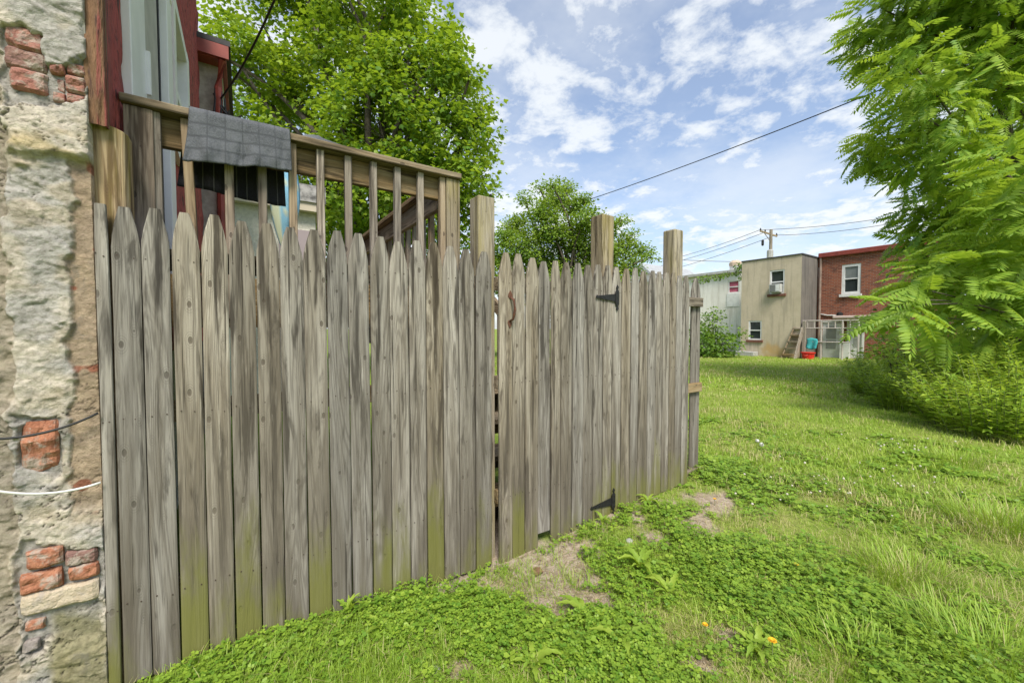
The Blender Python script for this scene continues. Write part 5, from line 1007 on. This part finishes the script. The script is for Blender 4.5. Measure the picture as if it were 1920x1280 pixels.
dandelion('right white dandelion seed head in the lawn', 1428, 833, 0.022, 0.16, 'puff', 'seed head'); dandelion('left white dandelion seed head in the lawn', 1420, 826, 0.020, 0.17, 'puff', 'seed head')
mb = MB()
for q in range(64):
    if q < 46: u, v = random.gauss(1570, 100), random.gauss(895, 34)
    else: u, v = random.gauss(1690, 40), random.gauss(830, 12)
    p = at(u, v, Z=0.04); zg = float(gz(p.x, p.y)); s = random.uniform(0.006, 0.011); mb.lathe((p.x, p.y, zg+0.06), [(s*0.5, 0), (s, s*0.6), (s*0.8, s*1.3), (s*0.2, s*1.6)], 7)
o = mb.build('clover_flowers', plain('clover blossom', (0.50, 0.47, 0.39), 0.9)); tag(o, 'small white clover blossoms scattered in the middle lawn', 'flowers', None, 'stuff')
# stones, chips and a fallen leaf on the dirt
mb = MB()
for q in range(420):
    p, r_ = random.choice(DIRT[:10]); x = random.gauss(p.x, r_*0.7); y = min(FY-0.03, random.gauss(p.y, r_*0.7)); s = random.uniform(0.002, 0.008); z = float(gz(x, y)); mb.lathe((x, y, z-s*0.3), [(s*0.6, 0), (s, s*0.5), (s*0.5, s*1.1)], 5)
o = mb.build('dirt_pebbles', plain('pebbles', (0.42, 0.37, 0.30), 0.9, 0, 0.5, 60)); tag(o, 'tiny pebbles strewn over the bare dirt by the gate', 'pebbles', None, 'stuff')
for u, v, s, c, lab in [(905, 1196, .03, 'concrete', 'pale grey stone in the clover near the bottom centre'), (815, 1262, .028, 'concrete', 'rounded stone at the bottom edge below the fence'), (955, 1107, .018, 'concrete', 'small pale stone on the dirt under the gate'), (1180, 1015, .03, 'concrete', 'grey stone half buried below the lower hinge')]:
    p = at(u, v, Z=-0.06); me_ = MB(); V = []; 
    mbs = MB().lathe((0, 0, 0), [(s*0.6, -s*0.3), (s, 0), (s*0.8, s*0.45), (s*0.3, s*0.6)], 9); mbs.v = [(a*(1+0.3*math.sin(i_*1.7)), b*0.8*(1+0.2*math.cos(i_*2.1)), c_) for i_, (a, b, c_) in enumerate(mbs.v)]
    o = mbs.build('stone', M[c], None, org=(0, 0, 0), smooth=True); o.location = (p.x, p.y, float(gz(p.x, p.y))); tag(o, lab, 'stone')
p = at(1020, 1072, Z=-0.1); V = [(0, 0, 0), (0.03, 0.02, 0.012), (0.045, 0.05, 0.004), (0, 0.075, 0.016), (-0.04, 0.05, 0.0), (-0.03, 0.02, 0.014), (0, 0.04, 0.004)]
o = link('fallen_leaf', new_mesh('fallen_leaf', V, [(0, 1, 6), (1, 2, 6), (2, 3, 6), (3, 4, 6), (4, 5, 6), (5, 0, 6)]), plain('dry leaf', (0.17, 0.095, 0.055), 0.8), None, (p.x, p.y, float(gz(p.x, p.y))+0.008), (0, 0, 1.0)); tag(o, 'curled brown dead leaf on the dirt before the gate', 'leaf')

# straw, dead stems and crumbs lying on the bare soil
V = []; F = []
for q in range(2600):
    p, r_ = random.choice(DIRT[:14]); x = random.gauss(p.x, r_*0.85); y = min(FY-0.02, random.gauss(p.y, r_*0.85)); l_ = random.uniform(0.012, 0.06); a_ = random.uniform(0, 6.28); w = random.uniform(0.0006, 0.0016); d = Vector((math.cos(a_), math.sin(a_), 0)); n_ = Vector((-d.y, d.x, 0))*w; m0 = len(V)
    for f in (0.0, 0.5, 1.0): c = Vector((x, y, 0))+d*l_*f; c.z = float(gz(c.x, c.y))+0.004+0.006*math.sin(math.pi*f)*random.random(); V += [tuple(c-n_), tuple(c+n_)]
    F += [(m0, m0+1, m0+3, m0+2), (m0+2, m0+3, m0+5, m0+4)]
o = link('dead_straw', new_mesh('dead_straw', V, F), plain('dry straw', (0.42, 0.34, 0.21), 0.9, 0, 0, 30, 0, (0.17, 0.12, 0.075))); tag(o, 'dry straw and dead stems lying on the bare soil', 'straw', None, 'stuff')
